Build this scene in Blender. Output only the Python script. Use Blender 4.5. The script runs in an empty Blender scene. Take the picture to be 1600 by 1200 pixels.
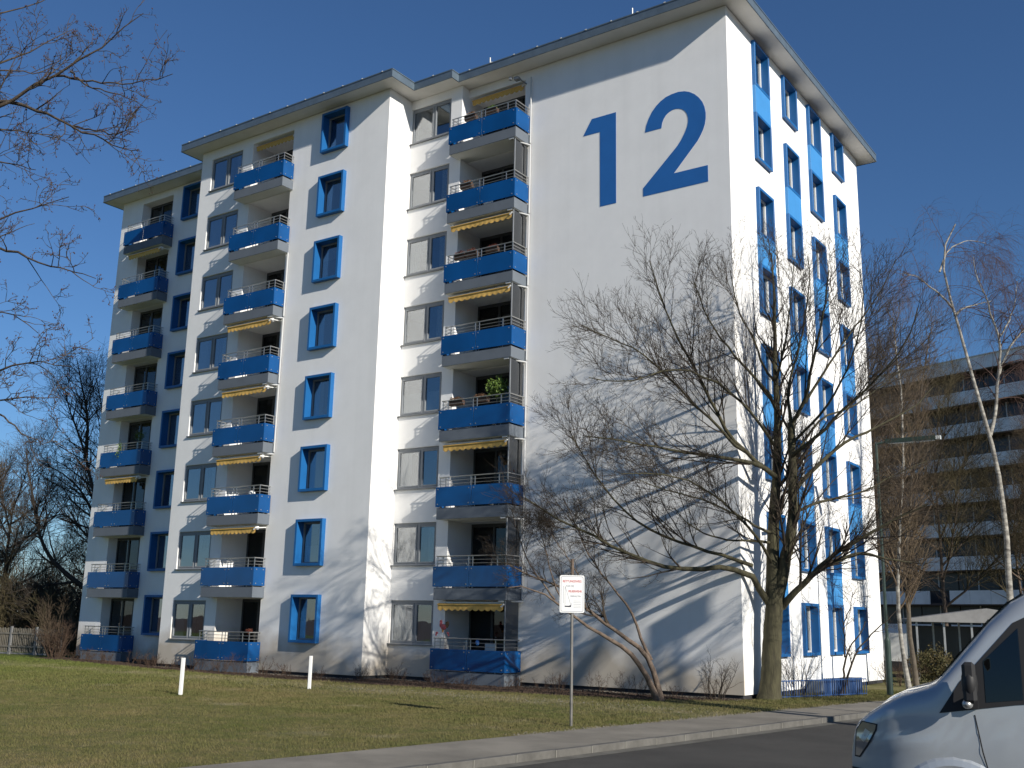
import bpy, bmesh, math, random
import numpy as np
from mathutils import Vector, Matrix
rng = np.random.default_rng(12)
random.seed(12)
S = bpy.context.scene
COL = S.collection
R = math.radians

# ------------------------------------------------------------ camera, sky, sun, exposure
cam_d = bpy.data.cameras.new('camera')
cam = bpy.data.objects.new('camera', cam_d); COL.objects.link(cam); S.camera = cam
cam_d.sensor_width = 36.0; cam_d.lens = 36.0 * 1639.33 / 1600.0
cam_d.clip_start = 0.1; cam_d.clip_end = 2000.0
_r = Vector((0.82268846, 0.56812809, 0.02035127)); _u = Vector((0.10882917, -0.19252673, 0.97523826)); _f = Vector((-0.55797842, 0.80010245, 0.22021843))
cam.matrix_world = Matrix(((_r.x, _u.x, -_f.x, 12.564), (_r.y, _u.y, -_f.y, -30.266), (_r.z, _u.z, -_f.z, 1.878), (0, 0, 0, 1)))

SUN = Vector((2.85, -0.76, 1.42)).normalized()          # towards the sun
sun_el = math.asin(SUN.z); sun_az = math.atan2(SUN.x, SUN.y)   # azimuth from +Y towards +X
w = bpy.data.worlds.new("World"); S.world = w; w.use_nodes = True
nt = w.node_tree; nt.nodes.clear()
sky = nt.nodes.new('ShaderNodeTexSky'); sky.sky_type = 'NISHITA'; sky.sun_disc = False
sky.sun_elevation = sun_el; sky.sun_rotation = sun_az
sky.air_density = 1.08; sky.dust_density = 0.0; sky.ozone_density = 8.8; sky.altitude = 100
bg = nt.nodes.new('ShaderNodeBackground'); bg.inputs['Strength'].default_value = 0.073
wo = nt.nodes.new('ShaderNodeOutputWorld')
nt.links.new(sky.outputs[0], bg.inputs[0]); nt.links.new(bg.outputs[0], wo.inputs[0])
sl = bpy.data.lights.new('sun', 'SUN'); sl.energy = 5.0; sl.angle = R(0.53); sl.color = (1.0, 0.94, 0.84)
so = bpy.data.objects.new('sun', sl); COL.objects.link(so)
so.rotation_euler = SUN.to_track_quat('Z', 'Y').to_euler()
S.view_settings.view_transform = 'Standard'; S.view_settings.look = 'None'
S.view_settings.exposure = 0.33; S.view_settings.gamma = 1.0; S.view_settings.use_curve_mapping = False
S.render.engine = 'CYCLES'

# ------------------------------------------------------------ materials
def mat(name, col, rough=0.7, metal=0.0, var=0.0, vscale=2.0, bump=0.0, bscale=30.0, spec=0.3, col2=None, detail=6.0, stretch=None, coat=0.0):
    m = bpy.data.materials.new(name); m.use_nodes = True; n = m.node_tree.nodes; l = m.node_tree.links
    b = n['Principled BSDF']; b.inputs['Roughness'].default_value = rough; b.inputs['Metallic'].default_value = metal
    b.inputs['Specular IOR Level'].default_value = spec
    b.inputs['Coat Weight'].default_value = coat; b.inputs['Coat Roughness'].default_value = 0.06
    b.inputs['Base Color'].default_value = (*col, 1)
    tc = n.new('ShaderNodeNewGeometry')
    src = tc.outputs['Position']
    if stretch:
        mp = n.new('ShaderNodeMapping'); mp.inputs['Scale'].default_value = stretch; l.new(src, mp.inputs[0]); src = mp.outputs[0]
    if var > 0 or col2:
        nz = n.new('ShaderNodeTexNoise'); nz.inputs['Scale'].default_value = vscale; nz.inputs['Detail'].default_value = detail
        nz.inputs['Roughness'].default_value = 0.62
        l.new(src, nz.inputs['Vector'])
        cr = n.new('ShaderNodeValToRGB'); l.new(nz.outputs['Fac'], cr.inputs[0])
        c2 = col2 if col2 else tuple(min(1, c * (1 + var)) for c in col)
        c1 = col if col2 else tuple(c * (1 - var) for c in col)
        cr.color_ramp.elements[0].position = 0.33; cr.color_ramp.elements[0].color = (*c1, 1)
        cr.color_ramp.elements[1].position = 0.67; cr.color_ramp.elements[1].color = (*c2, 1)
        l.new(cr.outputs[0], b.inputs['Base Color'])
    if bump > 0:
        nb = n.new('ShaderNodeTexNoise'); nb.inputs['Scale'].default_value = bscale; nb.inputs['Detail'].default_value = 5
        l.new(src, nb.inputs['Vector'])
        bp = n.new('ShaderNodeBump'); bp.inputs['Strength'].default_value = bump; bp.inputs['Distance'].default_value = 0.02
        l.new(nb.outputs['Fac'], bp.inputs['Height']); l.new(bp.outputs[0], b.inputs['Normal'])
    return m

def stucco():
    m = mat('white_render', (0.82, 0.815, 0.80), 0.9, var=0.03, vscale=0.9, bump=0.35, bscale=55)
    n = m.node_tree.nodes; l = m.node_tree.links; b = n['Principled BSDF']
    base = b.inputs['Base Color'].links[0].from_socket
    geo = n['Geometry']
    sx = n.new('ShaderNodeSeparateXYZ'); l.new(geo.outputs['Position'], sx.inputs[0])
    # algae and splash dirt creeping up from the plinth on the front walls (y < 0.2)
    nz = n.new('ShaderNodeTexNoise'); nz.inputs['Scale'].default_value = 0.55; nz.inputs['Detail'].default_value = 5
    l.new(geo.outputs['Position'], nz.inputs['Vector'])
    def M(op, a, bb=None, c=None):
        k = n.new('ShaderNodeMath'); k.operation = op
        for i, v in enumerate((a, bb, c)):
            if v is None: continue
            if isinstance(v, (int, float)): k.inputs[i].default_value = v
            else: l.new(v, k.inputs[i])
        return k.outputs[0]
    h = M('MULTIPLY_ADD', nz.outputs['Fac'], 2.8, -0.05)          # local height of stain
    d = M('DIVIDE', M('SUBTRACT', h, sx.outputs['Z']), 0.95)
    k = n.new('ShaderNodeClamp'); l.new(d, k.inputs[0])
    front = M('LESS_THAN', sx.outputs['Y'], 0.06)
    st = M('MULTIPLY', M('MULTIPLY', k.outputs[0], front), 0.66)
    # faint vertical run marks
    mp = n.new('ShaderNodeMapping'); mp.inputs['Scale'].default_value = (2.2, 2.2, 0.09); l.new(geo.outputs['Position'], mp.inputs[0])
    n2 = n.new('ShaderNodeTexNoise'); n2.inputs['Scale'].default_value = 1.0; n2.inputs['Detail'].default_value = 6; l.new(mp.outputs[0], n2.inputs['Vector'])
    run = M('MULTIPLY', M('SUBTRACT', n2.outputs['Fac'], 0.45), 0.35)
    kc = n.new('ShaderNodeClamp'); l.new(run, kc.inputs[0])
    mx0 = n.new('ShaderNodeMixRGB'); l.new(kc.outputs[0], mx0.inputs[0]); l.new(base, mx0.inputs[1]); mx0.inputs[2].default_value = (0.5, 0.5, 0.48, 1)
    mx = n.new('ShaderNodeMixRGB'); l.new(st, mx.inputs[0]); l.new(mx0.outputs[0], mx.inputs[1]); mx.inputs[2].default_value = (0.33, 0.25, 0.14, 1)
    l.new(mx.outputs[0], b.inputs['Base Color'])
    return m

def glass(name, tint=(0.55, 0.6, 0.65), refl=0.3, rough=0.01, mx_=0.9):
    m = bpy.data.materials.new(name); m.use_nodes = True; n = m.node_tree.nodes; l = m.node_tree.links; n.clear()
    o = n.new('ShaderNodeOutputMaterial'); mx = n.new('ShaderNodeMixShader'); t = n.new('ShaderNodeBsdfTransparent'); g = n.new('ShaderNodeBsdfGlossy')
    t.inputs[0].default_value = (*tint, 1); g.inputs['Color'].default_value = (0.9, 0.93, 0.97, 1); g.inputs['Roughness'].default_value = rough
    lw = n.new('ShaderNodeLayerWeight'); lw.inputs[0].default_value = 0.35
    mr = n.new('ShaderNodeMapRange'); mr.inputs['To Min'].default_value = refl; mr.inputs['To Max'].default_value = mx_
    l.new(lw.outputs['Facing'], mr.inputs['Value'])
    # old panes are never quite flat: the reflections waver
    tc = n.new('ShaderNodeNewGeometry'); nz = n.new('ShaderNodeTexNoise'); nz.inputs['Scale'].default_value = 0.9; l.new(tc.outputs['Position'], nz.inputs['Vector'])
    bp = n.new('ShaderNodeBump'); bp.inputs['Strength'].default_value = 0.25; bp.inputs['Distance'].default_value = 0.01; l.new(nz.outputs['Fac'], bp.inputs['Height']); l.new(bp.outputs[0], g.inputs['Normal'])
    mr.inputs['From Min'].default_value = 0.25; mr.inputs['From Max'].default_value = 1.0
    l.new(mr.outputs[0], mx.inputs[0]); l.new(t.outputs[0], mx.inputs[1]); l.new(g.outputs[0], mx.inputs[2]); l.new(mx.outputs[0], o.inputs[0])
    return m

def translucent(name, col, trans=0.35, gloss=0.08):
    m = bpy.data.materials.new(name); m.use_nodes = True; n = m.node_tree.nodes; l = m.node_tree.links; n.clear()
    o = n.new('ShaderNodeOutputMaterial'); d = n.new('ShaderNodeBsdfDiffuse'); t = n.new('ShaderNodeBsdfTranslucent'); g = n.new('ShaderNodeBsdfGlossy')
    tc = n.new('ShaderNodeNewGeometry'); nz = n.new('ShaderNodeTexNoise'); nz.inputs['Scale'].default_value = 0.7; nz.inputs['Detail'].default_value = 4; l.new(tc.outputs['Position'], nz.inputs['Vector'])
    cr = n.new('ShaderNodeValToRGB'); l.new(nz.outputs['Fac'], cr.inputs[0])
    cr.color_ramp.elements[0].position = 0.3; cr.color_ramp.elements[0].color = (*[c * 0.82 for c in col], 1)
    cr.color_ramp.elements[1].position = 0.7; cr.color_ramp.elements[1].color = (*[c * 1.15 for c in col], 1)
    l.new(cr.outputs[0], d.inputs[0]); l.new(cr.outputs[0], t.inputs[0])
    g.inputs['Roughness'].default_value = 0.08
    a = n.new('ShaderNodeMixShader'); a.inputs[0].default_value = trans; l.new(d.outputs[0], a.inputs[1]); l.new(t.outputs[0], a.inputs[2])
    b = n.new('ShaderNodeMixShader'); b.inputs[0].default_value = gloss; l.new(a.outputs[0], b.inputs[1]); l.new(g.outputs[0], b.inputs[2]); l.new(b.outputs[0], o.inputs[0])
    return m

M_ = {}
M_['wall'] = stucco()
M_['soffit'] = mat('soffit_paint', (0.66, 0.65, 0.62), 0.85, var=0.05, vscale=1.2, bump=0.1)
M_['fascia'] = mat('zinc_fascia', (0.125, 0.165, 0.20), 0.45, metal=0.35, var=0.12, vscale=3, bump=0.05)
M_['clip'] = mat('pale_metal_clip', (0.62, 0.62, 0.58), 0.5, metal=0.2)
M_['roof'] = mat('roof_felt', (0.12, 0.12, 0.12), 0.9, var=0.2)
M_['plinth'] = mat('dark_plinth', (0.035, 0.035, 0.038), 0.9, var=0.2, bump=0.2)
M_['slab'] = mat('grey_balcony_concrete', (0.122, 0.142, 0.168), 0.8, var=0.07, vscale=1.5, bump=0.1)
M_['slabside'] = M_['slab']
M_['inner'] = mat('loggia_paint', (0.62, 0.63, 0.61), 0.9, var=0.04, vscale=1.0, bump=0.1)
M_['blueframe'] = mat('blue_window_surround', (0.010, 0.108, 0.31), 0.45, var=0.05, vscale=2, spec=0.4)
M_['bluepanel'] = mat('light_blue_panel', (0.05, 0.235, 0.53), 0.5, var=0.05, vscale=2, spec=0.4)
M_['bluedigit'] = mat('blue_wall_paint', (0.016, 0.125, 0.39), 0.8, var=0.05, vscale=1.5, bump=0.3, bscale=55)
M_['blueglass'] = translucent('blue_balcony_glass', (0.004, 0.100, 0.33), 0.35, 0.06)
M_['steel'] = mat('galvanised_steel', (0.42, 0.42, 0.41), 0.4, metal=0.75, var=0.1, vscale=8)
M_['frame'] = mat('grey_window_frame', (0.22, 0.235, 0.25), 0.5, var=0.04)
M_['darkframe'] = mat('dark_door_frame', (0.07, 0.075, 0.08), 0.5, var=0.04)
M_['whiteframe'] = mat('white_sash', (0.68, 0.68, 0.66), 0.5)
M_['sill'] = mat('grey_metal_sill', (0.16, 0.17, 0.18), 0.4, metal=0.3)
M_['glass'] = glass('window_glass', (0.62, 0.66, 0.68), 0.24, mx_=0.8)
M_['glassd'] = glass('door_glass', (0.5, 0.54, 0.56), 0.05, mx_=0.4)
M_['screen'] = glass('grey_screen_glass', (0.13, 0.15, 0.155), 0.10)
M_['curtain'] = mat('white_net_curtain', (0.62, 0.61, 0.57), 0.95, var=0.08, vscale=14, stretch=(1, 1, 0.05))
M_['blind'] = mat('beige_blind', (0.48, 0.43, 0.38), 0.9, var=0.05)
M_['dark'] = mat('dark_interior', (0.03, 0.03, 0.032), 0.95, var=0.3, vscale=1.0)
M_['awning'] = mat('yellow_awning_cloth', (0.62, 0.39, 0.11), 0.9, var=0.10, vscale=5, stretch=(6, 1, 1))
M_['white'] = mat('white_paint', (0.78, 0.78, 0.76), 0.5, var=0.03, vscale=6)
M_['pipe'] = mat('white_drain_pipe', (0.50, 0.51, 0.51), 0.5)
M_['terracotta'] = mat('brown_planter', (0.07, 0.045, 0.035), 0.8, var=0.1)
M_['heather'] = mat('dry_heather', (0.30, 0.13, 0.07), 0.9, col2=(0.13, 0.10, 0.05), vscale=20)
M_['redheather'] = mat('red_heather', (0.24, 0.05, 0.04), 0.9, col2=(0.10, 0.06, 0.03), vscale=20)
M_['leaf'] = mat('green_leaf', (0.05, 0.11, 0.02), 0.6, col2=(0.14, 0.20, 0.04), vscale=12)
M_['bark'] = mat('mossy_maple_bark', (0.040, 0.036, 0.023), 0.95, col2=(0.080, 0.074, 0.042), vscale=5, bump=0.9, bscale=14, stretch=(1.6, 1.6, 0.35))
M_['twig'] = mat('dark_twig_bark', (0.030, 0.023, 0.017), 0.9, col2=(0.062, 0.048, 0.035), vscale=2)
M_['gnarl'] = mat('brown_gnarled_bark', (0.085, 0.062, 0.048), 0.95, col2=(0.17, 0.13, 0.10), vscale=9, bump=0.9, bscale=20)
M_['birch'] = mat('white_birch_bark', (0.42, 0.40, 0.35), 0.85, col2=(0.09, 0.08, 0.07), vscale=2.4, bump=0.3, stretch=(1, 1, 2.5))
M_['birchtwig'] = mat('red_birch_twig', (0.09, 0.055, 0.045), 0.9, var=0.2, vscale=1)
M_['tantwig'] = mat('tan_wood_twig', (0.085, 0.06, 0.042), 0.9, col2=(0.13, 0.098, 0.06), vscale=0.4)
M_['darktwig'] = mat('black_brown_twig', (0.048, 0.038, 0.03), 0.9, var=0.2, vscale=1)
M_['olivetwig'] = mat('olive_brush', (0.065, 0.055, 0.028), 0.9, col2=(0.10, 0.08, 0.042), vscale=0.5)
M_['neartwig'] = mat('lichen_branch_bark', (0.040, 0.030, 0.023), 0.9, col2=(0.095, 0.074, 0.052), vscale=14, bump=0.5, bscale=60)
M_['bud'] = mat('red_brown_bud', (0.075, 0.036, 0.03), 0.7, var=0.2, vscale=30)
M_['asphalt'] = mat('road_asphalt', (0.052, 0.049, 0.044), 0.85, var=0.20, vscale=0.7, bump=0.5, bscale=90)
M_['pave'] = mat('pavement_asphalt', (0.195, 0.178, 0.148), 0.9, var=0.22, vscale=0.8, bump=0.5, bscale=70)
M_['kerb'] = mat('granite_kerb', (0.11, 0.105, 0.095), 0.85, var=0.22, vscale=3, bump=0.3, bscale=40)
M_['gutter'] = mat('gutter_concrete', (0.115, 0.11, 0.095), 0.9, var=0.25, vscale=2, bump=0.3)
M_['joint'] = mat('pale_joint', (0.24, 0.23, 0.20), 0.9)
M_['soil'] = mat('bed_mulch', (0.045, 0.028, 0.02), 1.0, col2=(0.09, 0.06, 0.042), vscale=9, bump=1.0, bscale=25)
M_['gravel'] = mat('pale_gravel', (0.30, 0.28, 0.23), 0.95, col2=(0.14, 0.12, 0.09), vscale=12, bump=0.8, bscale=40)
M_['reed'] = mat('red_brown_shrub', (0.075, 0.048, 0.033), 0.9, var=0.2, vscale=3)
M_['wood'] = mat('weathered_fence_wood', (0.16, 0.145, 0.12), 0.9, var=0.2, vscale=4)
M_['postpale'] = mat('pale_fence_post', (0.17, 0.17, 0.17), 0.8, var=0.1)
M_['lamp'] = mat('dark_green_lamp_pole', (0.03, 0.05, 0.042), 0.5, var=0.2, vscale=3)
M_['lamplens'] = mat('milky_lamp_lens', (0.6, 0.62, 0.6), 0.3)
M_['red'] = mat('red_print', (0.55, 0.12, 0.12), 0.6)
M_['black'] = mat('black_print', (0.03, 0.03, 0.05), 0.6)
M_['grey'] = mat('grey_print', (0.20, 0.21, 0.26), 0.6)
M_['signpost'] = mat('weathered_sign_post', (0.20, 0.19, 0.175), 0.5, metal=0.5, var=0.2, vscale=6)
M_['van'] = mat('silver_van_paint', (0.38, 0.405, 0.425), 0.40, metal=0.35, var=0.02, vscale=3, coat=1.0)
M_['plastic'] = mat('black_plastic', (0.02, 0.02, 0.021), 0.55, var=0.1)
M_['rubber'] = mat('tyre_rubber', (0.018, 0.018, 0.018), 0.85)
M_['vanglass'] = glass('van_glass', (0.10, 0.12, 0.12), 0.05, mx_=0.35)
M_['lens'] = mat('headlight_glass', (0.30, 0.31, 0.32), 0.15, metal=0.6, coat=1.0)
M_['parapet'] = mat('pale_parapet_concrete', (0.80, 0.79, 0.77), 0.85, var=0.12, vscale=0.8)
M_['farwall'] = mat('brown_far_wall', (0.10, 0.078, 0.068), 0.8, var=0.15, vscale=0.6)
M_['farglass'] = mat('far_dark_glass', (0.035, 0.033, 0.034), 0.25, spec=0.5)
M_['hedge'] = mat('dry_hedge_leaf', (0.09, 0.065, 0.03), 0.9, col2=(0.05, 0.055, 0.02), vscale=3)
M_['railblue'] = mat('faded_blue_rail', (0.03, 0.075, 0.20), 0.55, var=0.15)
M_['shelterroof'] = mat('grey_shelter_roof', (0.20, 0.20, 0.20), 0.7, var=0.15)
M_['yellow'] = mat('orange_yellow_paint', (0.75, 0.30, 0.04), 0.6)
M_['bluecan'] = mat('blue_plastic', (0.05, 0.18, 0.5), 0.5)

def grass_mat(name, blades=False):
    m = bpy.data.materials.new(name); m.use_nodes = True; n = m.node_tree.nodes; l = m.node_tree.links
    b = n['Principled BSDF']; b.inputs['Roughness'].default_value = 0.9; b.inputs['Specular IOR Level'].default_value = 0.15
    g = n.new('ShaderNodeNewGeometry')
    def nz(s, d=6):
        k = n.new('ShaderNodeTexNoise'); k.inputs['Scale'].default_value = s; k.inputs['Detail'].default_value = d; k.inputs['Roughness'].default_value = 0.65
        l.new(g.outputs['Position'], k.inputs['Vector']); return k.outputs['Fac']
    def ramp(f, a, c1, bb, c2):
        r = n.new('ShaderNodeValToRGB'); l.new(f, r.inputs[0]); e = r.color_ramp.elements
        e[0].position = a; e[0].color = (*c1, 1); e[1].position = bb; e[1].color = (*c2, 1); return r.outputs[0]
    base = ramp(nz(0.28), 0.36, (0.098, 0.105, 0.034), 0.64, (0.165, 0.135, 0.062))
    fine = ramp(nz(2.3), 0.40, (0.07, 0.085, 0.022), 0.66, (0.17, 0.14, 0.065))
    mx = n.new('ShaderNodeMixRGB'); mx.inputs[0].default_value = 0.5; l.new(base, mx.inputs[1]); l.new(fine, mx.inputs[2])
    far = n.new('ShaderNodeMixRGB'); far.inputs[2].default_value = (0.085, 0.115, 0.022, 1)
    # greener, lusher lawn close to the house and to the left
    sx = n.new('ShaderNodeSeparateXYZ'); l.new(g.outputs['Position'], sx.inputs[0])
    mr = n.new('ShaderNodeMapRange'); mr.inputs['From Min'].default_value = -13; mr.inputs['From Max'].default_value = -34; mr.inputs['To Max'].default_value = 0.8
    l.new(sx.outputs['X'], mr.inputs['Value']); l.new(mr.outputs[0], far.inputs[0]); l.new(mx.outputs[0], far.inputs[1])
    # pale bare patches of grit
    pt = n.new('ShaderNodeMixRGB'); pt.inputs[2].default_value = (0.25, 0.22, 0.15, 1)
    f = ramp(nz(0.55, 8), 0.60, (0, 0, 0), 0.74, (0.55, 0.55, 0.55)); l.new(f, pt.inputs[0]); l.new(far.outputs[0], pt.inputs[1])
    # dry worn band that crosses the lawn in front of the bed
    ay = n.new('ShaderNodeMath'); ay.operation = 'ADD'; ay.inputs[1].default_value = 5.3; l.new(sx.outputs['Y'], ay.inputs[0])
    ab = n.new('ShaderNodeMath'); ab.operation = 'ABSOLUTE'; l.new(ay.outputs[0], ab.inputs[0])
    mb = n.new('ShaderNodeMapRange'); mb.inputs['From Min'].default_value = 1.5; mb.inputs['From Max'].default_value = 0.2; mb.inputs['To Max'].default_value = 1.0; l.new(ab.outputs[0], mb.inputs['Value'])
    ml = n.new('ShaderNodeMath'); ml.operation = 'MULTIPLY'; l.new(mb.outputs[0], ml.inputs[0]); l.new(ramp(nz(1.4, 7), 0.42, (0, 0, 0), 0.62, (0.7, 0.7, 0.7)), ml.inputs[1])
    dr = n.new('ShaderNodeMixRGB'); dr.inputs[2].default_value = (0.22, 0.19, 0.115, 1); l.new(ml.outputs[0], dr.inputs[0]); l.new(pt.outputs[0], dr.inputs[1])
    l.new(dr.outputs[0], b.inputs['Base Color'])
    if not blades:
        bp = n.new('ShaderNodeBump'); bp.inputs['Strength'].default_value = 0.8; bp.inputs['Distance'].default_value = 0.04
        l.new(nz(22), bp.inputs['Height']); l.new(bp.outputs[0], b.inputs['Normal'])
    return m
M_['gnarl2'] = mat('olive_slim_bark', (0.075, 0.06, 0.045), 0.95, col2=(0.13, 0.11, 0.085), vscale=6, bump=0.6)
M_['grass'] = grass_mat('lawn_ground'); M_['blade'] = grass_mat('lawn_blades', True)

# ------------------------------------------------------------ object helpers
def link(name, me, m=None, parent=None, loc=None, rz=None):
    o = bpy.data.objects.new(name, me); COL.objects.link(o)
    if me is not None and m is not None and len(me.materials) == 0: me.materials.append(m)
    if parent is not None: o.parent = parent
    if loc is not None: o.location = loc
    if rz is not None: o.rotation_euler = (0, 0, rz)
    return o
def tag(o, label=None, cat=None, group=None, kind=None):
    if label: o['label'] = label
    if cat: o['category'] = cat
    if group: o['group'] = group
    if kind: o['kind'] = kind
    return o
def empty(name, loc, label=None, cat=None, group=None, rz=0, kind=None):
    o = bpy.data.objects.new(name, None); COL.objects.link(o); o.location = loc; o.rotation_euler = (0, 0, rz)
    o.empty_display_size = 0.2
    return tag(o, label, cat, group, kind)
def copy_tree(o, parent=None):
    c = o.copy(); COL.objects.link(c); c.parent = parent
    for ch in list(o.children): copy_tree(ch, c)
    return c
class MB:
    def __init__(s): s.v = []; s.f = []
    def quad(s, a, b, c, d):
        k = len(s.v); s.v += [tuple(a), tuple(b), tuple(c), tuple(d)]; s.f.append((k, k + 1, k + 2, k + 3)); return s
    def box(s, x0, x1, y0, y1, z0, z1):
        if x0 > x1: x0, x1 = x1, x0
        if y0 > y1: y0, y1 = y1, y0
        if z0 > z1: z0, z1 = z1, z0
        k = len(s.v)
        s.v += [(x0, y0, z0), (x1, y0, z0), (x1, y1, z0), (x0, y1, z0), (x0, y0, z1), (x1, y0, z1), (x1, y1, z1), (x0, y1, z1)]
        s.f += [tuple(k + i for i in q) for q in ((3, 2, 1, 0), (4, 5, 6, 7), (0, 1, 5, 4), (1, 2, 6, 5), (2, 3, 7, 6), (3, 0, 4, 7))]
        return s
    def prism(s, poly, axis, a, b):
        """extrude a CCW polygon (2D list) between a and b along axis ('y' or 'z')"""
        n = len(poly); k = len(s.v)
        for t in (a, b):
            for p in poly: s.v.append((p[0], t, p[1]) if axis == 'y' else (p[0], p[1], t) if axis == 'z' else (t, p[0], p[1]))
        s.f.append(tuple(k + i for i in range(n))); s.f.append(tuple(k + n + i for i in reversed(range(n))))
        for i in range(n):
            j = (i + 1) % n; s.f.append((k + i, k + n + i, k + n + j, k + j))
        return s
    def tube(s, p0, p1, r0, r1=None, n=8, cap=True):
        p0 = Vector(p0); p1 = Vector(p1); r1 = r0 if r1 is None else r1
        d = (p1 - p0).normalized(); a = d.orthogonal().normalized(); b = d.cross(a); k = len(s.v)
        for p, r in ((p0, r0), (p1, r1)):
            for i in range(n):
                t = 2 * math.pi * i / n; s.v.append(tuple(p + (a * math.cos(t) + b * math.sin(t)) * r))
        for i in range(n):
            j = (i + 1) % n; s.f.append((k + i, k + j, k + n + j, k + n + i))
        if cap: s.f.append(tuple(k + i for i in reversed(range(n)))); s.f.append(tuple(k + n + i for i in range(n)))
        return s
    def mesh(s, name, smooth=False, fix=True, bevel=0):
        me = bpy.data.meshes.new(name); me.from_pydata(s.v, [], s.f)
        if fix or bevel:
            bm = bmesh.new(); bm.from_mesh(me)
            if bevel:
                bmesh.ops.bevel(bm, geom=bm.edges[:], offset=bevel, segments=1, affect='EDGES')
            if fix: bmesh.ops.recalc_face_normals(bm, faces=bm.faces)
            bm.to_mesh(me); bm.free()
        if smooth: me.polygons.foreach_set('use_smooth', [True] * len(me.polygons))
        me.update(); return me
    def build(s, name, m, parent=None, smooth=False, bevel=0, loc=None, rz=None, fix=True):
        return link(name, s.mesh(name, smooth, fix, bevel), m, parent, loc, rz)
def npmesh(name, V, F, smooth=False):
    """V (n,3) array, F (m,k) index array with k = 3 or 4"""
    V = np.asarray(V, np.float32).reshape(-1, 3); F = np.asarray(F, np.int32); m, k = F.shape
    me = bpy.data.meshes.new(name); me.vertices.add(len(V)); me.vertices.foreach_set('co', V.ravel())
    me.loops.add(m * k); me.loops.foreach_set('vertex_index', F.ravel())
    me.polygons.add(m); me.polygons.foreach_set('loop_start', np.arange(0, m * k, k, dtype=np.int32))
    try: me.polygons.foreach_set('loop_total', np.full(m, k, np.int32))
    except Exception: pass
    if smooth: me.polygons.foreach_set('use_smooth', np.ones(m, bool))
    me.update(calc_edges=True); return me
# ------------------------------------------------------------ dimensions
G = -0.25          # ground
H = 2.8            # storey
NF = 8
ZS = 22.49         # soffit
ZT = 22.278; HW = 1.746          # blue window surround top (top floor), height
WB = -0.12         # lower edge of the rendered wall

# ============================================================ GROUND
def sheet(name, poly, z, m, **k):
    o = MB(); n = len(poly); o.v = [(p[0], p[1], z) for p in poly]; o.f = [tuple(range(n))]
    ob = o.build(name, m, fix=False); tag(ob, kind='structure', **k); return ob
def kx(y): return 3.78 + 0.118 * (y + 3.66)          # kerb line
def gx(y): return 2.15 + 0.14 * (y + 3.6)            # lawn edge
sheet('ground', [(-600, -600), (600, -600), (600, 900), (-600, 900)], G - 0.11, M_['soil'])
sheet('lawn', [(-120, -60), (gx(-60), -60), (gx(60), 60), (-120, 60)], G, M_['grass'])
sheet('road', [(kx(-60) + .45, -60), (45, -60), (45, 60), (kx(60) + .45, 60)], G - 0.10, M_['asphalt'])
sheet('gutter', [(kx(-60) + .15, -60), (kx(-60) + .45, -60), (kx(60) + .45, 60), (kx(60) + .15, 60)], G - 0.098, M_['gutter'])
pv = MB().prism([(gx(-40), -40), (kx(-40), -40), (kx(40), 40), (gx(40), 40)], 'z', G - 0.3, G + 0.012).build('pavement', M_['pave']); tag(pv, kind='structure')
# cross path beyond the corner and the lawn far right
kerb = empty('kerb', (0, 0, 0), kind='structure')
dk = Vector((0.118, 1, 0)).normalized(); ang = math.atan2(dk.y, dk.x) - math.pi / 2
km = [MB().box(-0.005, 0.145, -0.5 + g_, 0.494 - g_, -0.25, 0.022 + dz).mesh('kerb_stone', bevel=0.008) for g_, dz in ((0.004, 0), (0.006, 0.004), (0.003, -0.003))]
for q in km: q.materials.append(M_['kerb'])
jm = MB().box(-0.003, 0.147, -0.007, 0.007, -0.25, 0.018).mesh('joint'); jm.materials.append(M_['joint'])
for i in range(56):
    y = -28 + i
    link('kerb_stone', km[i % 3], None, kerb, (kx(y), y, G), ang)
    link('mortar_joint', jm, None, kerb, (kx(y + .5), y + .5, G), ang)
# planting bed in front of the house
bed = MB(); outer = [(-34.5, -1.5), (-31.45, -1.75), (-25.5, -2.8), (-16.4, -3.9), (-12.0, -3.45), (-8.3, -3.3), (-6.2, -3.0), (-2.24, -2.2), (-0.2, -0.7), (0.4, 0.6)]
inner = [(-34.5, 1), (-24, 1), (-24, 1), (-13, 1), (-12, 1), (-9, 1), (-6, 1), (-3, 1), (-1, 1), (0.35, 1)]
for i in range(len(outer) - 1): bed.quad((*outer[i], G + .006), (*outer[i + 1], G + .006), (*inner[i + 1], G + .006), (*inner[i], G + .006))
tag(bed.build('planting_bed', M_['soil'], fix=False), kind='structure')
gr = MB()
for x0, x1, y in ((-33.2, -24.8, 0), (-24.8, -13.5, -1.8), (-13.5, -10.9, -.45), (-10.9, 0, 0)):
    gr.quad((x0, y - .42, G + .010), (x1, y - .42, G + .010), (x1, y + .02, G + .010), (x0, y + .02, G + .010))
tag(gr.build('gravel_strip', M_['gravel'], fix=False), kind='structure')
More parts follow.
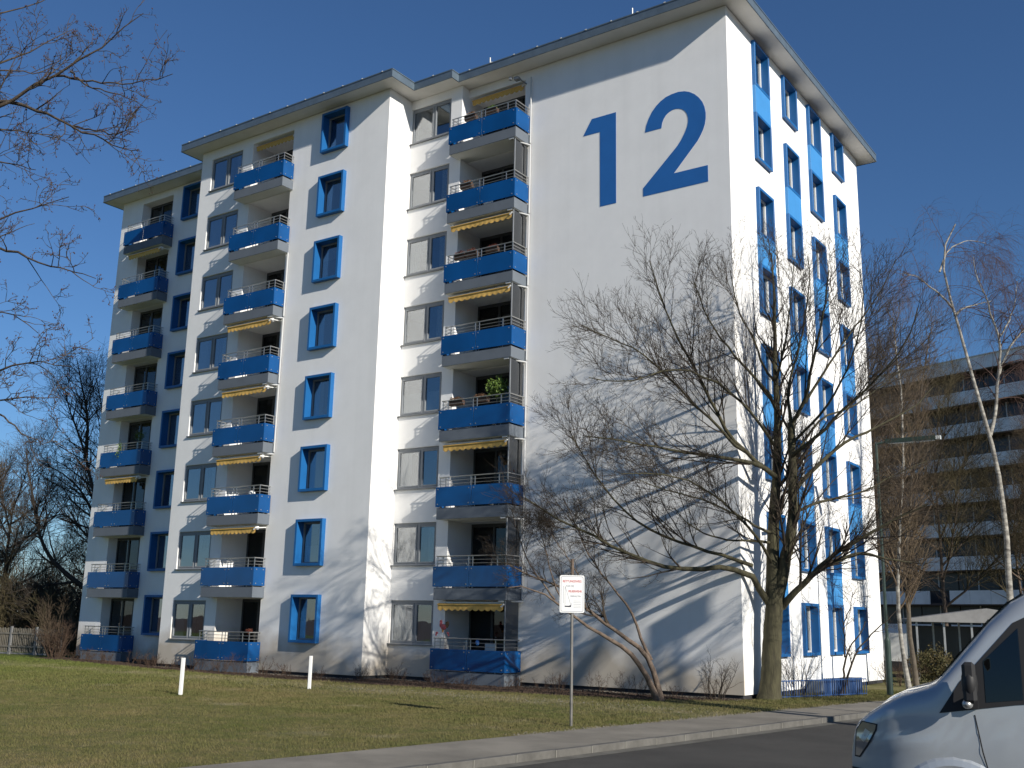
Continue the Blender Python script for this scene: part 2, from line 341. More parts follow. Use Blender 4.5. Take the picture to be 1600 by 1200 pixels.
# grit and mulch lumps: small stones lying in the bed and on the lawn edge
def rocks(name, P, smin, smax, m):
    n = len(P); s = rng.uniform(smin, smax, (n, 1)); base = np.array([(1, 0, 0), (-.5, .87, 0), (-.5, -.87, 0), (0, 0, .8)])
    a = rng.uniform(0, 6.28, n); ca, sa = np.cos(a), np.sin(a)
    B = base[None] * s[:, :, None] * rng.uniform(.6, 1.3, (n, 1, 3))
    V = np.stack([B[..., 0] * ca[:, None] - B[..., 1] * sa[:, None], B[..., 0] * sa[:, None] + B[..., 1] * ca[:, None], B[..., 2]], -1) + P[:, None]
    F = (np.array([(0, 1, 3), (1, 2, 3), (2, 0, 3)])[None] + 4 * np.arange(n)[:, None, None]).reshape(-1, 3)
    o = link(name, npmesh(name, V, F), m); tag(o, kind='stuff'); return o
ox = np.array([p[0] for p in outer]); oy = np.array([p[1] for p in outer])
def wally(x): return np.where(x < -24.8, 0, np.where(x < -13.5, -1.8, np.where(x < -10.9, -.45, 0)))
x = rng.uniform(-34, 0.2, 22000); u = rng.uniform(0, 1, 22000); yo = np.interp(x, ox, oy); P = np.stack([x, yo + u * (wally(x) - .1 - yo), np.full_like(x, G + .006)], 1)
tag(rocks('leaf_litter', P, .015, .05, M_['soil']), 'brown bark mulch and dead leaves in the bed along the house wall', 'mulch')
x = rng.uniform(-33, 0, 9000); y = wally(x) - rng.uniform(.02, .55, 9000)
tag(rocks('gravel', np.stack([x, y, np.full_like(x, G + .01)], 1), .012, .035, M_['gravel']), 'pale gravel drip strip at the foot of the house wall', 'gravel')
y = rng.uniform(-13, 3, 1500); x = gx(y) - np.abs(rng.normal(0, .12, 1500)); 
x2 = rng.normal(-6, 5, 1100); y2 = -5.2 + .08 * (x2 + 6) + rng.normal(0, .5, 1100)
k = x2 < 1
P = np.concatenate([np.stack([x, y], 1), np.stack([x2, y2], 1)[k]]); P = np.column_stack([P, np.full(len(P), G + .004)])
tag(rocks('grit', P, .010, .028, M_['gravel']), 'pale road grit scattered along the lawn edge by the pavement', 'grit')
# lawn blades: denser where the photograph shows them large
def blades(n, x0, x1, y0, y1, h, w_):
    x = rng.uniform(x0, x1, n); y = rng.uniform(y0, y1, n)
    ok = (x < gx(y) - .02) & (y < np.where(x < .3, np.interp(x, ox, oy), 99))
    ok &= ~((x > -.1) & (y > -.1) & (x < .1))
    x, y = x[ok], y[ok]; n = len(x)
    # clumps: heights vary over a coarse field
    hh = h * rng.uniform(.5, 1.4, n) * (1 + .35 * np.sin(x * 1.7 + np.sin(y * 2.1)) * np.sin(y * 1.3))
    a = rng.uniform(0, 6.28, n); le = rng.normal(0, .45, (n, 2)) * hh[:, None]
    V = np.zeros((n, 3, 3)); V[:, 0] = np.stack([x - np.cos(a) * w_, y - np.sin(a) * w_, np.full(n, G)], 1); V[:, 1] = np.stack([x + np.cos(a) * w_, y + np.sin(a) * w_, np.full(n, G)], 1)
    V[:, 2] = np.stack([x + le[:, 0], y + le[:, 1], G + hh], 1)
    return V.reshape(-1, 3)
V = np.concatenate([blades(230000, -14, 1.5, -24, -8, .032, .0042), blades(110000, -34, -14, -24, -12, .036, .007), blades(120000, -30, 2.5, -12, 0, .042, .007), blades(50000, -45, -12, -12, 2, .06, .012), blades(25000, .1, 3.4, -2, 9, .05, .007)])
o = link('grass', npmesh('grass', V, np.arange(len(V)).reshape(-1, 3)), M_['blade']); tag(o, 'short patchy winter lawn between the pavement and the house', 'grass', kind='stuff')

# ============================================================ THE APARTMENT HOUSE
house = empty('apartment_building', (0, 0, 0), 'white eight-storey apartment block with blue balconies and a big blue 12 on its wall', 'building')
def wall(name, axis, c, u0, u1, z0, z1, holes, parent, m, flip=1):
    """vertical wall sheet with holes. axis 'x': runs along x at y=c (outside is -y); 'y': runs along y at x=c (outside is +x).
    hole = (u0,u1,z0,z1,depth) and gets its own reveals"""
    us = sorted({u0, u1, *[h[0] for h in holes], *[h[1] for h in holes]}); zs = sorted({z0, z1, *[h[2] for h in holes], *[h[3] for h in holes]})
    mb = MB(); P = (lambda u, z, d=0: (u, c + d, z)) if axis == 'x' else (lambda u, z, d=0: (c - d * flip, u, z))
    for i in range(len(us) - 1):
        for j in range(len(zs) - 1):
            uc = (us[i] + us[i + 1]) / 2; zc = (zs[j] + zs[j + 1]) / 2
            if any(h[0] < uc < h[1] and h[2] < zc < h[3] for h in holes): continue
            mb.quad(P(us[i], zs[j]), P(us[i + 1], zs[j]), P(us[i + 1], zs[j + 1]), P(us[i], zs[j + 1]))
    for a, b, p, q, d in holes:
        mb.quad(P(a, p), P(b, p), P(b, p, d), P(a, p, d)); mb.quad(P(a, q), P(a, q, d), P(b, q, d), P(b, q))
        mb.quad(P(a, p), P(a, p, d), P(a, q, d), P(a, q)); mb.quad(P(b, p), P(b, q), P(b, q, d), P(b, p, d))
    o = mb.build(name, m, parent, fix=False)
    return o
LZ0, LZ1 = 19.75, 22.13        # loggia opening, top floor
def hole_bw(u0, u1, k): return (u0 + .03, u1 - .03, ZT - HW - k * H + .03, ZT - k * H - .03, .34)
def hole_lg(u0, u1, k, d): return (u0, u1, LZ0 - k * H, LZ1 - k * H, d)
W1 = (-13.46, -11.44, 20.60, 22.13); W2 = (-24.13, -22.08, 20.50, 22.03)
YS = [(2.206, 3.652), (5.113, 6.567), (7.875, 9.309), (10.824, 12.234)]
BX = (-17.067, -15.648); CX = (-28.25, -26.83)
XB0, XB1, YB = -24.82, -13.5, -1.80
front = []
wall('wall', 'x', 0, -8.2, 0, WB, ZS, [], house, M_['wall'])
# lintel and floor bands of the right loggia column
wall('wall', 'x', 0, -10.9, -8.2, WB, ZS, [hole_lg(-10.899, -8.201, k, 1.0) for k in range(NF)], house, M_['wall'])
wall('wall', 'x', -.45, XB1, -10.9, WB, ZS, [(W1[0], W1[1], W1[2] - k * H, W1[3] - k * H, .16) for k in range(NF)], house, M_['wall'])
MB().quad((-10.9, -.45, WB), (-10.9, 0.001, WB), (-10.9, 0.001, ZS), (-10.9, -.45, ZS)).build('wall', M_['wall'], house, fix=False)
wall('wall', 'x', YB, XB0, XB1, WB, ZS, [hole_bw(*BX, k) for k in range(NF)] + [hole_lg(-21.42, -18.88, k, 1.36) for k in range(NF)] + [(W2[0], W2[1], W2[2] - k * H, W2[3] - k * H, .16) for k in range(NF)], house, M_['wall'])
MB().quad((XB1, YB, WB), (XB1, -.45, WB), (XB1, -.45, ZS), (XB1, YB, ZS)).build('wall', M_['wall'], house, fix=False)
MB().quad((XB0, 0, WB), (XB0, YB, WB), (XB0, YB, ZS), (XB0, 0, ZS)).build('wall', M_['wall'], house, fix=False)
wall('wall', 'x', 0, -33.25, XB0, WB, ZS, [hole_bw(*CX, k) for k in range(NF)] + [hole_lg(-31.6, -29.2, k, .52) for k in range(NF)], house, M_['wall'])
wall('wall', 'y', 0, 0, 14.51, WB, ZS, [hole_bw(a, b, k) for a, b in YS for k in range(NF)], house, M_['wall'])
MB().quad((-33.25, 14.51, WB), (-33.25, 0, WB), (-33.25, 0, ZS), (-33.25, 14.51, ZS)).build('wall', M_['wall'], house, fix=False)
MB().quad((0, 14.51, WB), (-33.25, 14.51, WB), (-33.25, 14.51, ZS), (0, 14.51, ZS)).build('wall', M_['wall'], house, fix=False)
# dark rooms behind the facades
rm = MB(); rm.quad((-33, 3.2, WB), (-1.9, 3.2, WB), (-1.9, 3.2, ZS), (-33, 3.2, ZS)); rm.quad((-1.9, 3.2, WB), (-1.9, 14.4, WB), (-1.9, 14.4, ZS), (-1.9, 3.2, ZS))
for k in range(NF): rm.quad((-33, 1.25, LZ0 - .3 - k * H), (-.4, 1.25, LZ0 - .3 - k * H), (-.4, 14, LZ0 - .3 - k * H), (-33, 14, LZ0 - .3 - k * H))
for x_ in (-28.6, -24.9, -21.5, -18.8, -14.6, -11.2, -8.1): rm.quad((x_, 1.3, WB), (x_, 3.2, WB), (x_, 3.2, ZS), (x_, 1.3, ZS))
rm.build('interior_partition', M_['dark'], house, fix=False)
# plinth
pl = MB().box(-33.2, -.05, .05, 14.4, G - .3, WB + .02); pl.box(XB0 + .05, XB1 - .05, YB + .05, .02, G - .3, WB + .02); pl.box(XB1 - .04, -10.95, -.40, .03, G - .3, WB + .02)
pl.build('plinth', M_['plinth'], house)
# roof slab with fascia, soffit, clips
RO = [(.72, -.75), (.72, 15.2), (-33.98, 15.2), (-33.98, -.73), (-25.52, -.73), (-25.52, -2.5), (-12.8, -2.5), (-12.8, -1.17), (-10.88, -1.17), (-10.88, -.75)]
rf = MB(); n = len(RO); RI = [(.7, -.73), (.7, 15.18), (-33.96, 15.18), (-33.96, -.71), (-25.5, -.71), (-25.5, -2.48), (-12.82, -2.48), (-12.82, -1.15), (-10.9, -1.15), (-10.9, -.73)]
roof = link('roof', None, None, house) if False else None
rb = MB(); rb.v = [(p[0], p[1], ZS + .30) for p in RO]; rb.f = [tuple(range(n))]
roof = rb.build('roof', M_['roof'], house, fix=False)
fs = MB()
for i in range(n):
    a, b = RO[i], RO[(i + 1) % n]; fs.quad((*a, ZS + .005), (*b, ZS + .005), (*b, ZS + .345), (*a, ZS + .345))
    a2, b2 = RI[i], RI[(i + 1) % n]; fs.quad((*a2, ZS + .005), (*b2, ZS + .005), (*b2, ZS + .345), (*a2, ZS + .345)); fs.quad((*a, ZS + .345), (*b, ZS + .345), (*b2, ZS + .345), (*a2, ZS + .345))
    fs.quad((*a, ZS + .005), (*b, ZS + .005), (*b2, ZS + .005), (*a2, ZS + .005))
fs.build('fascia', M_['fascia'], roof, fix=False)
# the overlap trim along the fascia's upper edge
tr = MB()
for i in range(n):
    a, b = Vector((*RO[i], 0)), Vector((*RO[(i + 1) % n], 0)); d = (b - a).normalized(); o_ = Vector((-d.y, d.x, 0)) * .02
    for z0, z1 in ((ZS + .32, ZS + .36), (ZS + .0, ZS + .03)):
        tr.quad((a.x - o_.x, a.y - o_.y, z0), (b.x - o_.x, b.y - o_.y, z0), (b.x - o_.x, b.y - o_.y, z1), (a.x - o_.x, a.y - o_.y, z1))
        tr.quad((a.x + o_.x, a.y + o_.y, z0), (b.x + o_.x, b.y + o_.y, z0), (b.x + o_.x, b.y + o_.y, z1), (a.x + o_.x, a.y + o_.y, z1))
tr.build('edge_trim', M_['fascia'], roof, fix=False)
sf = MB(); sf.v = [(p[0], p[1], ZS + .012) for p in RI]; sf.f = [tuple(range(n))]
sf.build('soffit', M_['soffit'], roof, fix=False)
cm = MB().box(-.03, .03, -.05, .03, 0, .035).mesh('edge_clip'); cm.materials.append(M_['clip'])
for i in (3, 5, 7, 9, 4):
    a, b = Vector(RO[i]), Vector(RO[(i + 1) % n]); L = (b - a).length; kq = int(L / 1.05)
    for j in range(kq): q = a + (b - a) * ((j + .5) / kq); link('edge_clip', cm, None, roof, (q.x, q.y + .02, ZS + .345))
for x_ in (-9.4, -3.2):
    MB().tube((x_, -.7, ZS + .3), (x_, -.7, ZS + .62), .025, n=6).build('lightning_rod', M_['clip'], roof)
# ---- windows
def surround_mesh(w_, h_, y0, y1, t=.10):
    m = MB()
    m.box(0, t, y0, y1, -h_, 0); m.box(w_ - t, w_, y0, y1, -h_, 0)
    m.box(t, w_ - t, y0 + .001, y1, -t, 0); m.box(t, w_ - t, y0 + .001, y1, -h_, -h_ + t)
    return m.mesh('window', bevel=0.004)
WW = 1.42; T_ = .10
sur = surround_mesh(WW, HW, -.19, .33, T_); sur.materials.append(M_['blueframe'])
sur2 = surround_mesh(WW, HW, -.13, .33, T_); sur2.materials.append(M_['blueframe'])
def sash_mesh(x0, x1, z0, z1, y, t=.06):
    return MB().box(x0, x0 + t, y, y + .07, z0, z1).box(x1 - t, x1, y, y + .07, z0, z1).box(x0 + t, x1 - t, y + .002, y + .07, z0, z0 + t).box(x0 + t, x1 - t, y + .002, y + .07, z1 - t, z1)
sm = sash_mesh(T_, WW - T_, -HW + T_, -T_, .16); sash_g = sm.mesh('sash'); sash_g.materials.append(M_['frame'])
sash_w = sm.mesh('sash'); sash_w.materials.append(M_['whiteframe'])
def pane_mesh(x0, x1, z0, z1, y, m):
    q = MB().box(x0, x1, y, y + .012, z0, z1).mesh('pane'); q.materials.append(m); return q
pane_b = pane_mesh(T_ + .05, WW - T_ - .05, -HW + T_ + .05, -T_ - .05, .20, M_['glass'])
def curtain_mesh(x0, x1, z0, z1, y, m, pleat=.05, amp=.018):
    n_ = max(4, int((x1 - x0) / pleat)); q = MB()
    xs = [x0 + (x1 - x0) * i / n_ for i in range(n_ + 1)]; ys = [y + (amp if i % 2 else -amp) for i in range(n_ + 1)]
    for i in range(n_): q.quad((xs[i], ys[i], z0), (xs[i + 1], ys[i + 1], z0), (xs[i + 1], ys[i + 1], z1), (xs[i], ys[i], z1))
    r_ = q.mesh('curtain', fix=False); r_.materials.append(m); return r_
cu = {'left': curtain_mesh(T_, .55, -HW + T_, -T_, .32, M_['curtain']), 'right': curtain_mesh(.8, WW - T_, -HW + T_, -T_, .32, M_['curtain']),
      'half': curtain_mesh(T_, WW - T_, -HW + T_, -HW * .55, .32, M_['curtain']), 'blind': curtain_mesh(T_, WW - T_, -.75, -T_, .31, M_['blind'], .3, .003), 'full': curtain_mesh(T_, WW - T_, -HW + T_, -T_, .32, M_['curtain'])}
def blue_window(x, y, z, rz, mesh, style):
    f = link('window', mesh, None, house, (x, y, z), rz)
    link('sash', sash_w if rz else sash_g, None, f); link('pane', pane_b, None, f)
    for s_ in style: link('curtain', cu[s_], None, f)
stB = [['right'], ['full'], ['blind'], ['full'], ['left'], ['full'], ['right', 'half'], ['half']]
for k in range(NF):
    blue_window(BX[0], YB, ZT - k * H, 0, sur, stB[k])
    blue_window(CX[0], 0, ZT - k * H, 0, sur, [['left'], ['full'], []][k % 3])
for c, (a, b) in enumerate(YS):
    for k in range(NF):
        blue_window(0, a, ZT - k * H, math.pi / 2, sur2, [['left'], ['right'], ['full'], ['left', 'right'], ['blind']][(c * 3 + k * 2) % 5])
    pairs = [0, 2, 4, 6] if c % 2 == 0 else [1, 3, 5]
    pm = MB().box(0, WW, -.118, .1, -(H - HW) + .002, -.002).mesh('spandrel_panel', bevel=.003); pm.materials.append(M_['bluepanel'])
    em = MB().box(0, .105, -.128, .1, -(H - HW) + .004, -.004)
    for k in pairs: link('spandrel_panel', pm, None, house, (0, a, ZT - HW - k * H), math.pi / 2)
def wide_window(Wd, yw, k, split, style):
    x0, x1, z0, z1 = Wd; w_ = x1 - x0; h_ = z1 - z0; t = .055
    q = MB().box(0, t, .06, .14, 0, h_).box(w_ - t, w_, .06, .14, 0, h_).box(t, w_ - t, .062, .14, 0, t).box(t, w_ - t, .062, .14, h_ - t - .05, h_).box(w_ * split - .045, w_ * split + .045, .061, .14, t, h_ - t)
    key = ('ww', round(x0, 1))
    if key not in cache: me = q.mesh('window', bevel=.003); me.materials.append(M_['frame']); cache[key] = me
    f = link('window', cache[key], None, house, (x0, yw, z0 - k * H))
    for i, (a, b) in enumerate(((t, w_ * split - .045), (w_ * split + .045, w_ - t))):
        kk = ('ws', round(x0, 1), i)
        if kk not in cache:
            me = sash_mesh(a + .004, b - .004, t + .004, h_ - t - .054, .045, .05).mesh('sash'); me.materials.append(M_['frame']); cache[kk] = me
            cache[kk + ('p',)] = pane_mesh(a + .05, b - .05, t + .05, h_ - t - .1, .085, M_['glass'])
        link('sash', cache[kk], None, f); link('pane', cache[kk + ('p',)], None, f)
    ks = ('sill', round(x0, 1))
    if ks not in cache:
        me = MB().box(-.03, w_ + .02, -.07, .06, -.05, -.005).mesh('sill', bevel=.004); me.materials.append(M_['sill']); cache[ks] = me
    link('sill', cache[ks], None, f)
    for s_ in style:
        ck = ('cu', s_, round(x0, 1))
        if ck not in cache:
            rg = {'L': (t, w_ * .3, t, h_ - .1), 'full': (t, w_ - t, t, h_ - .1), 'half': (t, w_ - t, t, h_ * .55), 'R': (w_ * .78, w_ - t, t, h_ - .1), 'blind': (t, w_ * split, h_ * .35, h_ - .1)}[s_]
            cache[ck] = curtain_mesh(*rg, .155, M_['curtain'] if s_ != 'blind' else M_['blind'])
        link('curtain', cache[ck], None, f)
cache = {}
s1 = [[], ['R'], ['L', 'R'], ['R'], ['half'], ['L'], ['R'], ['half', 'L']]; s2 = [['R'], ['full'], ['full'], ['L', 'R'], ['full'], ['R'], ['half'], ['L']]
for k in range(NF):
    wide_window(W1, -.45, k, .56, s1[k]); wide_window(W2, YB, k, .52, s2[k])
# ---- loggia doors
def door(x0, x1, y, k, style):
    w_ = x1 - x0; h_ = LZ1 - LZ0; key = ('door', round(x0, 1)); t = .07
    if key not in cache:
        q = MB().box(0, t, 0, .08, 0, h_).box(w_ - t, w_, 0, .08, 0, h_).box(t, w_ - t, .002, .08, h_ - .12, h_).box(t, w_ - t, .002, .08, 0, .12).box(w_ * .38 - .05, w_ * .38 + .05, .001, .08, .12, h_ - .12).box(w_ * .38 + .05, w_ - t, .003, .08, .8, .9).box(w_ * .7 - .03, w_ * .7 + .03, .004, .08, .9, h_ - .12)
        me = q.mesh('door', bevel=.003); me.materials.append(M_['darkframe']); cache[key] = me
        cache[key + (0,)] = pane_mesh(t, w_ * .38 - .05, .12, h_ - .12, .04, M_['glassd']); cache[key + (1,)] = pane_mesh(w_ * .38 + .05, w_ - t, .9, h_ - .12, .04, M_['glassd'])
        lp = MB().box(w_ * .38 + .05, w_ - t, .03, .06, .12, .8).mesh('lower_panel'); lp.materials.append(M_['darkframe']); cache[key + (2,)] = lp
        cache[key + ('c',)] = curtain_mesh(w_ * .75, w_ - t, .1, h_ - .1, .16, M_['curtain'])
    f = link('door', cache[key], None, house, (x0, y, LZ0 - k * H))
    link('pane', cache[key + (0,)], None, f); link('pane', cache[key + (1,)], None, f); link('lower_panel', cache[key + (2,)], None, f)
    if style: link('curtain', cache[key + ('c',)], None, f)
# ---- balconies
def balcony(x0, x1, yw, yf, yback, k, screen, drain, awn, inner_x0, inner_x1):
    """slab part with blue glass panels, fixings and railing as sub-parts"""
    z = LZ0 - k * H; w_ = x1 - x0; d = yw - yf; key = ('bal', round(x0, 1))
    if key not in cache:
        q = MB().box(0, w_, 0, d - .002, -.40, -.0)
        q.box(inner_x0 - x0 + .002, inner_x1 - x0 - .002, d + .0, yback - yf - .002, -.395, -.002)
        ce = MB().box(.02, w_ - .02, .02, d - .01, -.406, -.4005).box(inner_x0 - x0 + .004, inner_x1 - x0 - .004, d + .005, yback - yf - .01, -.402, -.3955).mesh('ceiling'); ce.materials.append(M_['inner']); cache[key + ('ce',)] = ce
        me = q.mesh('balcony', bevel=.006); me.materials.append(M_['slab']); cache[key] = me
        half = w_ * .5
        def P(name, x_0, x_1, y_0, y_1): me = MB().box(x_0, x_1, y_0, y_1, .045, .745).mesh(name, bevel=.002); me.materials.append(M_['blueglass']); return me
        cache[key + ('p',)] = [P('glass_panel', -.03, half - .01, -.035, -.022), P('glass_panel', half + .01, w_ + .03, -.035, -.022), P('glass_panel', w_ + .018, w_ + .031, -.02, d - .04), P('glass_panel', -.031, -.018, -.02, d - .04)]
        r_ = MB(); zt = 1.10; y_ = .06
        posts = [(.10, y_), (.34, y_), (half - .09, y_), (half + .09, y_), (w_ - .42, y_), (w_ - .06, y_)]
        for px, py in posts: r_.box(px - .018, px + .018, py - .006, py + .006, -.0, zt)
        for zz, rr in ((zt, .021), (.97, .010), (.85, .010)):
            r_.tube((.05, y_, zz), (w_ - .05, y_, zz), rr, n=6); r_.tube((w_ - .05, y_, zz), (w_ - .05, d - .01, zz), rr, n=6); r_.tube((.05, y_, zz), (.05, d - .01, zz), rr, n=6)
        for px in (w_ - .05, .05): r_.box(px - .006, px + .006, d - .12, d - .085, 0, zt)
        me = r_.mesh('railing'); me.materials.append(M_['steel']); cache[key + ('r',)] = me
        b_ = MB()
        for px in (.07, half - .11, half + .11, w_ - .09):
            for zz in (.13, .66): b_.tube((px, -.048, zz), (px, .05, zz), .022, n=8)
        for py in (.1, d - .16):
            for zz in (.13, .66): b_.tube((w_ - .05, py, zz), (w_ + .042, py, zz), .022, n=8)
        me = b_.mesh('panel_fixing'); me.materials.append(M_['steel']); cache[key + ('b',)] = me
    o = link('balcony', cache[key], None, house, (x0, yf, z))
    for me in cache[key + ('p',)]: link('glass_panel', me, None, o)
    link('ceiling', cache[key + ('ce',)], None, o)
    link('railing', cache[key + ('r',)], None, o); tag(link('panel_fixing', cache[key + ('b',)], None, o), kind='stuff')
    if screen:
        ks = key + ('s',)
        if ks not in cache:
            me = MB().box(w_ - .10, w_ - .085, .12, d - .06, 0.02, H - .42).mesh('side_screen'); me.materials.append(M_['screen']); cache[ks] = me
            fr = MB().box(w_ - .11, w_ - .075, .085, .118, 0.0, H - .402).mesh('screen_post'); fr.materials.append(M_['frame']); cache[ks + (1,)] = fr
        link('side_screen', cache[ks], None, o); link('screen_post', cache[ks + (1,)], None, o)
    if drain:
        kd = key + ('d',)
        if kd not in cache:
            dd = MB().tube((w_ + .06, d - .07, -.35), (w_ + .06, d - .07, H - .42), .032, n=8)
            dd.tube((w_ - .25, .1, -.43), (w_ + .06, d - .07, -.43), .03, n=8); dd.box(w_ - .32, w_ - .12, .02, .16, -.46, -.402)
            me = dd.mesh('drain_pipe'); me.materials.append(M_['pipe']); cache[kd] = me
        link('drain_pipe', cache[kd], None, o)
    return o
def awning(x0, x1, yf, z, idx):
    """folded awning: cassette, cloth roll and scalloped valance"""
    w_ = x1 - x0; key = ('aw', round(x0, 1), idx % 2)
    if key not in cache:
        a_ = MB().box(0, w_, .06, .20, -.17, -.02).mesh('awning', bevel=.02); a_.materials.append(M_['white']); cache[key] = a_
        v = MB(); nsc = 11; hh = .27; pts_t = []; seg = nsc * 8
        for i in range(seg + 1):
            x_ = w_ * i / seg; sc = .06 * abs(math.sin(math.pi * i / 8)); fold = .004 * math.sin(i * .9 + idx) + .008 * math.sin(i * .17 + idx)
            pts_t.append((x_, fold, sc))
        # front fall from the cassette plus a sloping cloth behind, each with thickness
        for i in range(seg):
            a, b = pts_t[i], pts_t[i + 1]
            v.quad((a[0], a[1] + .0, -hh - a[2]), (b[0], b[1] + .0, -hh - b[2]), (b[0], .0, -.10), (a[0], .0, -.10))
            v.quad((b[0], b[1] + .012, -hh - b[2]), (a[0], a[1] + .012, -hh - a[2]), (a[0], .014, -.10), (b[0], .014, -.10))
            v.quad((a[0], 0, -.10), (b[0], 0, -.10), (b[0], .16, -.03), (a[0], .16, -.03))
        me = v.mesh('valance', fix=False); me.materials.append(M_['awning']); cache[key + (1,)] = me
        r_ = MB().box(-.01, w_ + .01, -.03, .02, -.135, -.10).mesh('front_rail', bevel=.006); r_.materials.append(M_['awning']); cache[key + (2,)] = r_
        h_ = MB().tube((w_ + .03, .0, -.12), (w_ + .03, .5, -.06), .022, n=6).tube((w_ - .06, -.03, -.18), (w_ + .05, -.03, -.10), .03, n=6).mesh('folding_arm'); h_.materials.append(M_['white']); cache[key + (3,)] = h_
    o = link('awning', cache[key], None, house, (x0, yf, z))
    link('valance', cache[key + (1,)], None, o); link('front_rail', cache[key + (2,)], None, o); link('folding_arm', cache[key + (3,)], None, o)
A_AW = {2, 3, 5, 7}; B_AW = {3, 4, 5, 6}; C_AW = {1, 5}
for k in range(NF):
    balcony(-11.06, -7.95, -.002, -.95, 1.0, k, k >= 1, k <= 6, 0, -10.9, -8.2)
    balcony(-21.72, -18.72, YB - .002, YB - .60, YB + 1.36, k, False, 2 <= k <= 4, 0, -21.42, -18.88)
    balcony(-31.98, -28.95, -.002, -.60, .52, k, False, False, 0, -31.6, -29.2)
    door(-10.9, -8.2, .96, k, k % 3 == 0); door(-21.42, -18.88, YB + 1.32, k, k % 3 == 1); door(-31.6, -29.2, .48, k, k % 4 == 2)
    zc = LZ1 - .02 - k * H
    if k in A_AW: awning(-10.92, -8.12, -.86, zc, k)
    if k in B_AW: awning(-21.5, -18.9, YB - .52, zc, k)
    if k in C_AW: awning(-31.6, -29.15, -.52, zc, k)
awning(-10.75, -8.3, .02, LZ1 - .05, 1); awning(-21.3, -18.95, YB + .1, LZ1 - .05, 0)
# solid base under the ground floor balconies
for x0, x1, y0, y1 in ((-11.0, -8.02, -.88, -.003), (-21.66, -18.78, YB - .55, YB - .003), (-31.9, -29.0, -.55, -.003)):
    MB().box(x0, x1, y0, y1, WB, LZ0 - 7 * H - .402).build('balcony_base', M_['wall'], house)
# floodlight / camera bracket under the eave left of the number
MB().box(-8.42, -8.22, -.50, -.30, 21.98, 22.08).tube((-8.25, -.4, 22.03), (-8.15, -.003, 21.95), .03, n=6).box(-8.6, -8.5, -.55, -.45, 22.0, 22.12).build('bracket_lamp', M_['frame'], house)
# ---- the digits
D1 = [(-5.61, 19.11), (-4.91, 19.10), (-4.90, 16.235), (-4.255, 16.235), (-4.255, 19.70), (-5.25, 19.70)]
D2 = [(-3.1, 18.6), (-2.47, 18.6), (-2.44, 18.78), (-2.38, 18.92), (-2.29, 19.04), (-2.17, 19.12), (-2.04, 19.165), (-1.92, 19.175), (-1.79, 19.15), (-1.68, 19.10), (-1.58, 19.01), (-1.50, 18.88), (-1.46, 18.73), (-1.46, 18.57), (-1.50, 18.40), (-1.59, 18.20), (-1.73, 17.97), (-1.87, 17.79), (-3.19, 16.54), (-3.19, 16.235), (-.775, 16.235), (-.775, 16.82), (-2.02, 16.82), (-1.13, 17.78), (-1.02, 17.95), (-.92, 18.13), (-.85, 18.32), (-.815, 18.52), (-.81, 18.73), (-.85, 18.96), (-.93, 19.17), (-1.05, 19.36), (-1.21, 19.53), (-1.39, 19.66), (-1.58, 19.745), (-1.81, 19.785), (-2.06, 19.77), (-2.29, 19.72), (-2.49, 19.62), (-2.66, 19.49), (-2.82, 19.31), (-2.95, 19.09), (-3.05, 18.85)]
for nm, Dg in (('one', D1), ('two', D2)):
    me = MB().prism(Dg, 'y', -.008, -.0005).mesh('number_digit')
    o = link('number_digit', me, M_['bluedigit'], house); o['label'] = 'huge blue painted numeral ' + ('1' if nm == 'one' else '2')

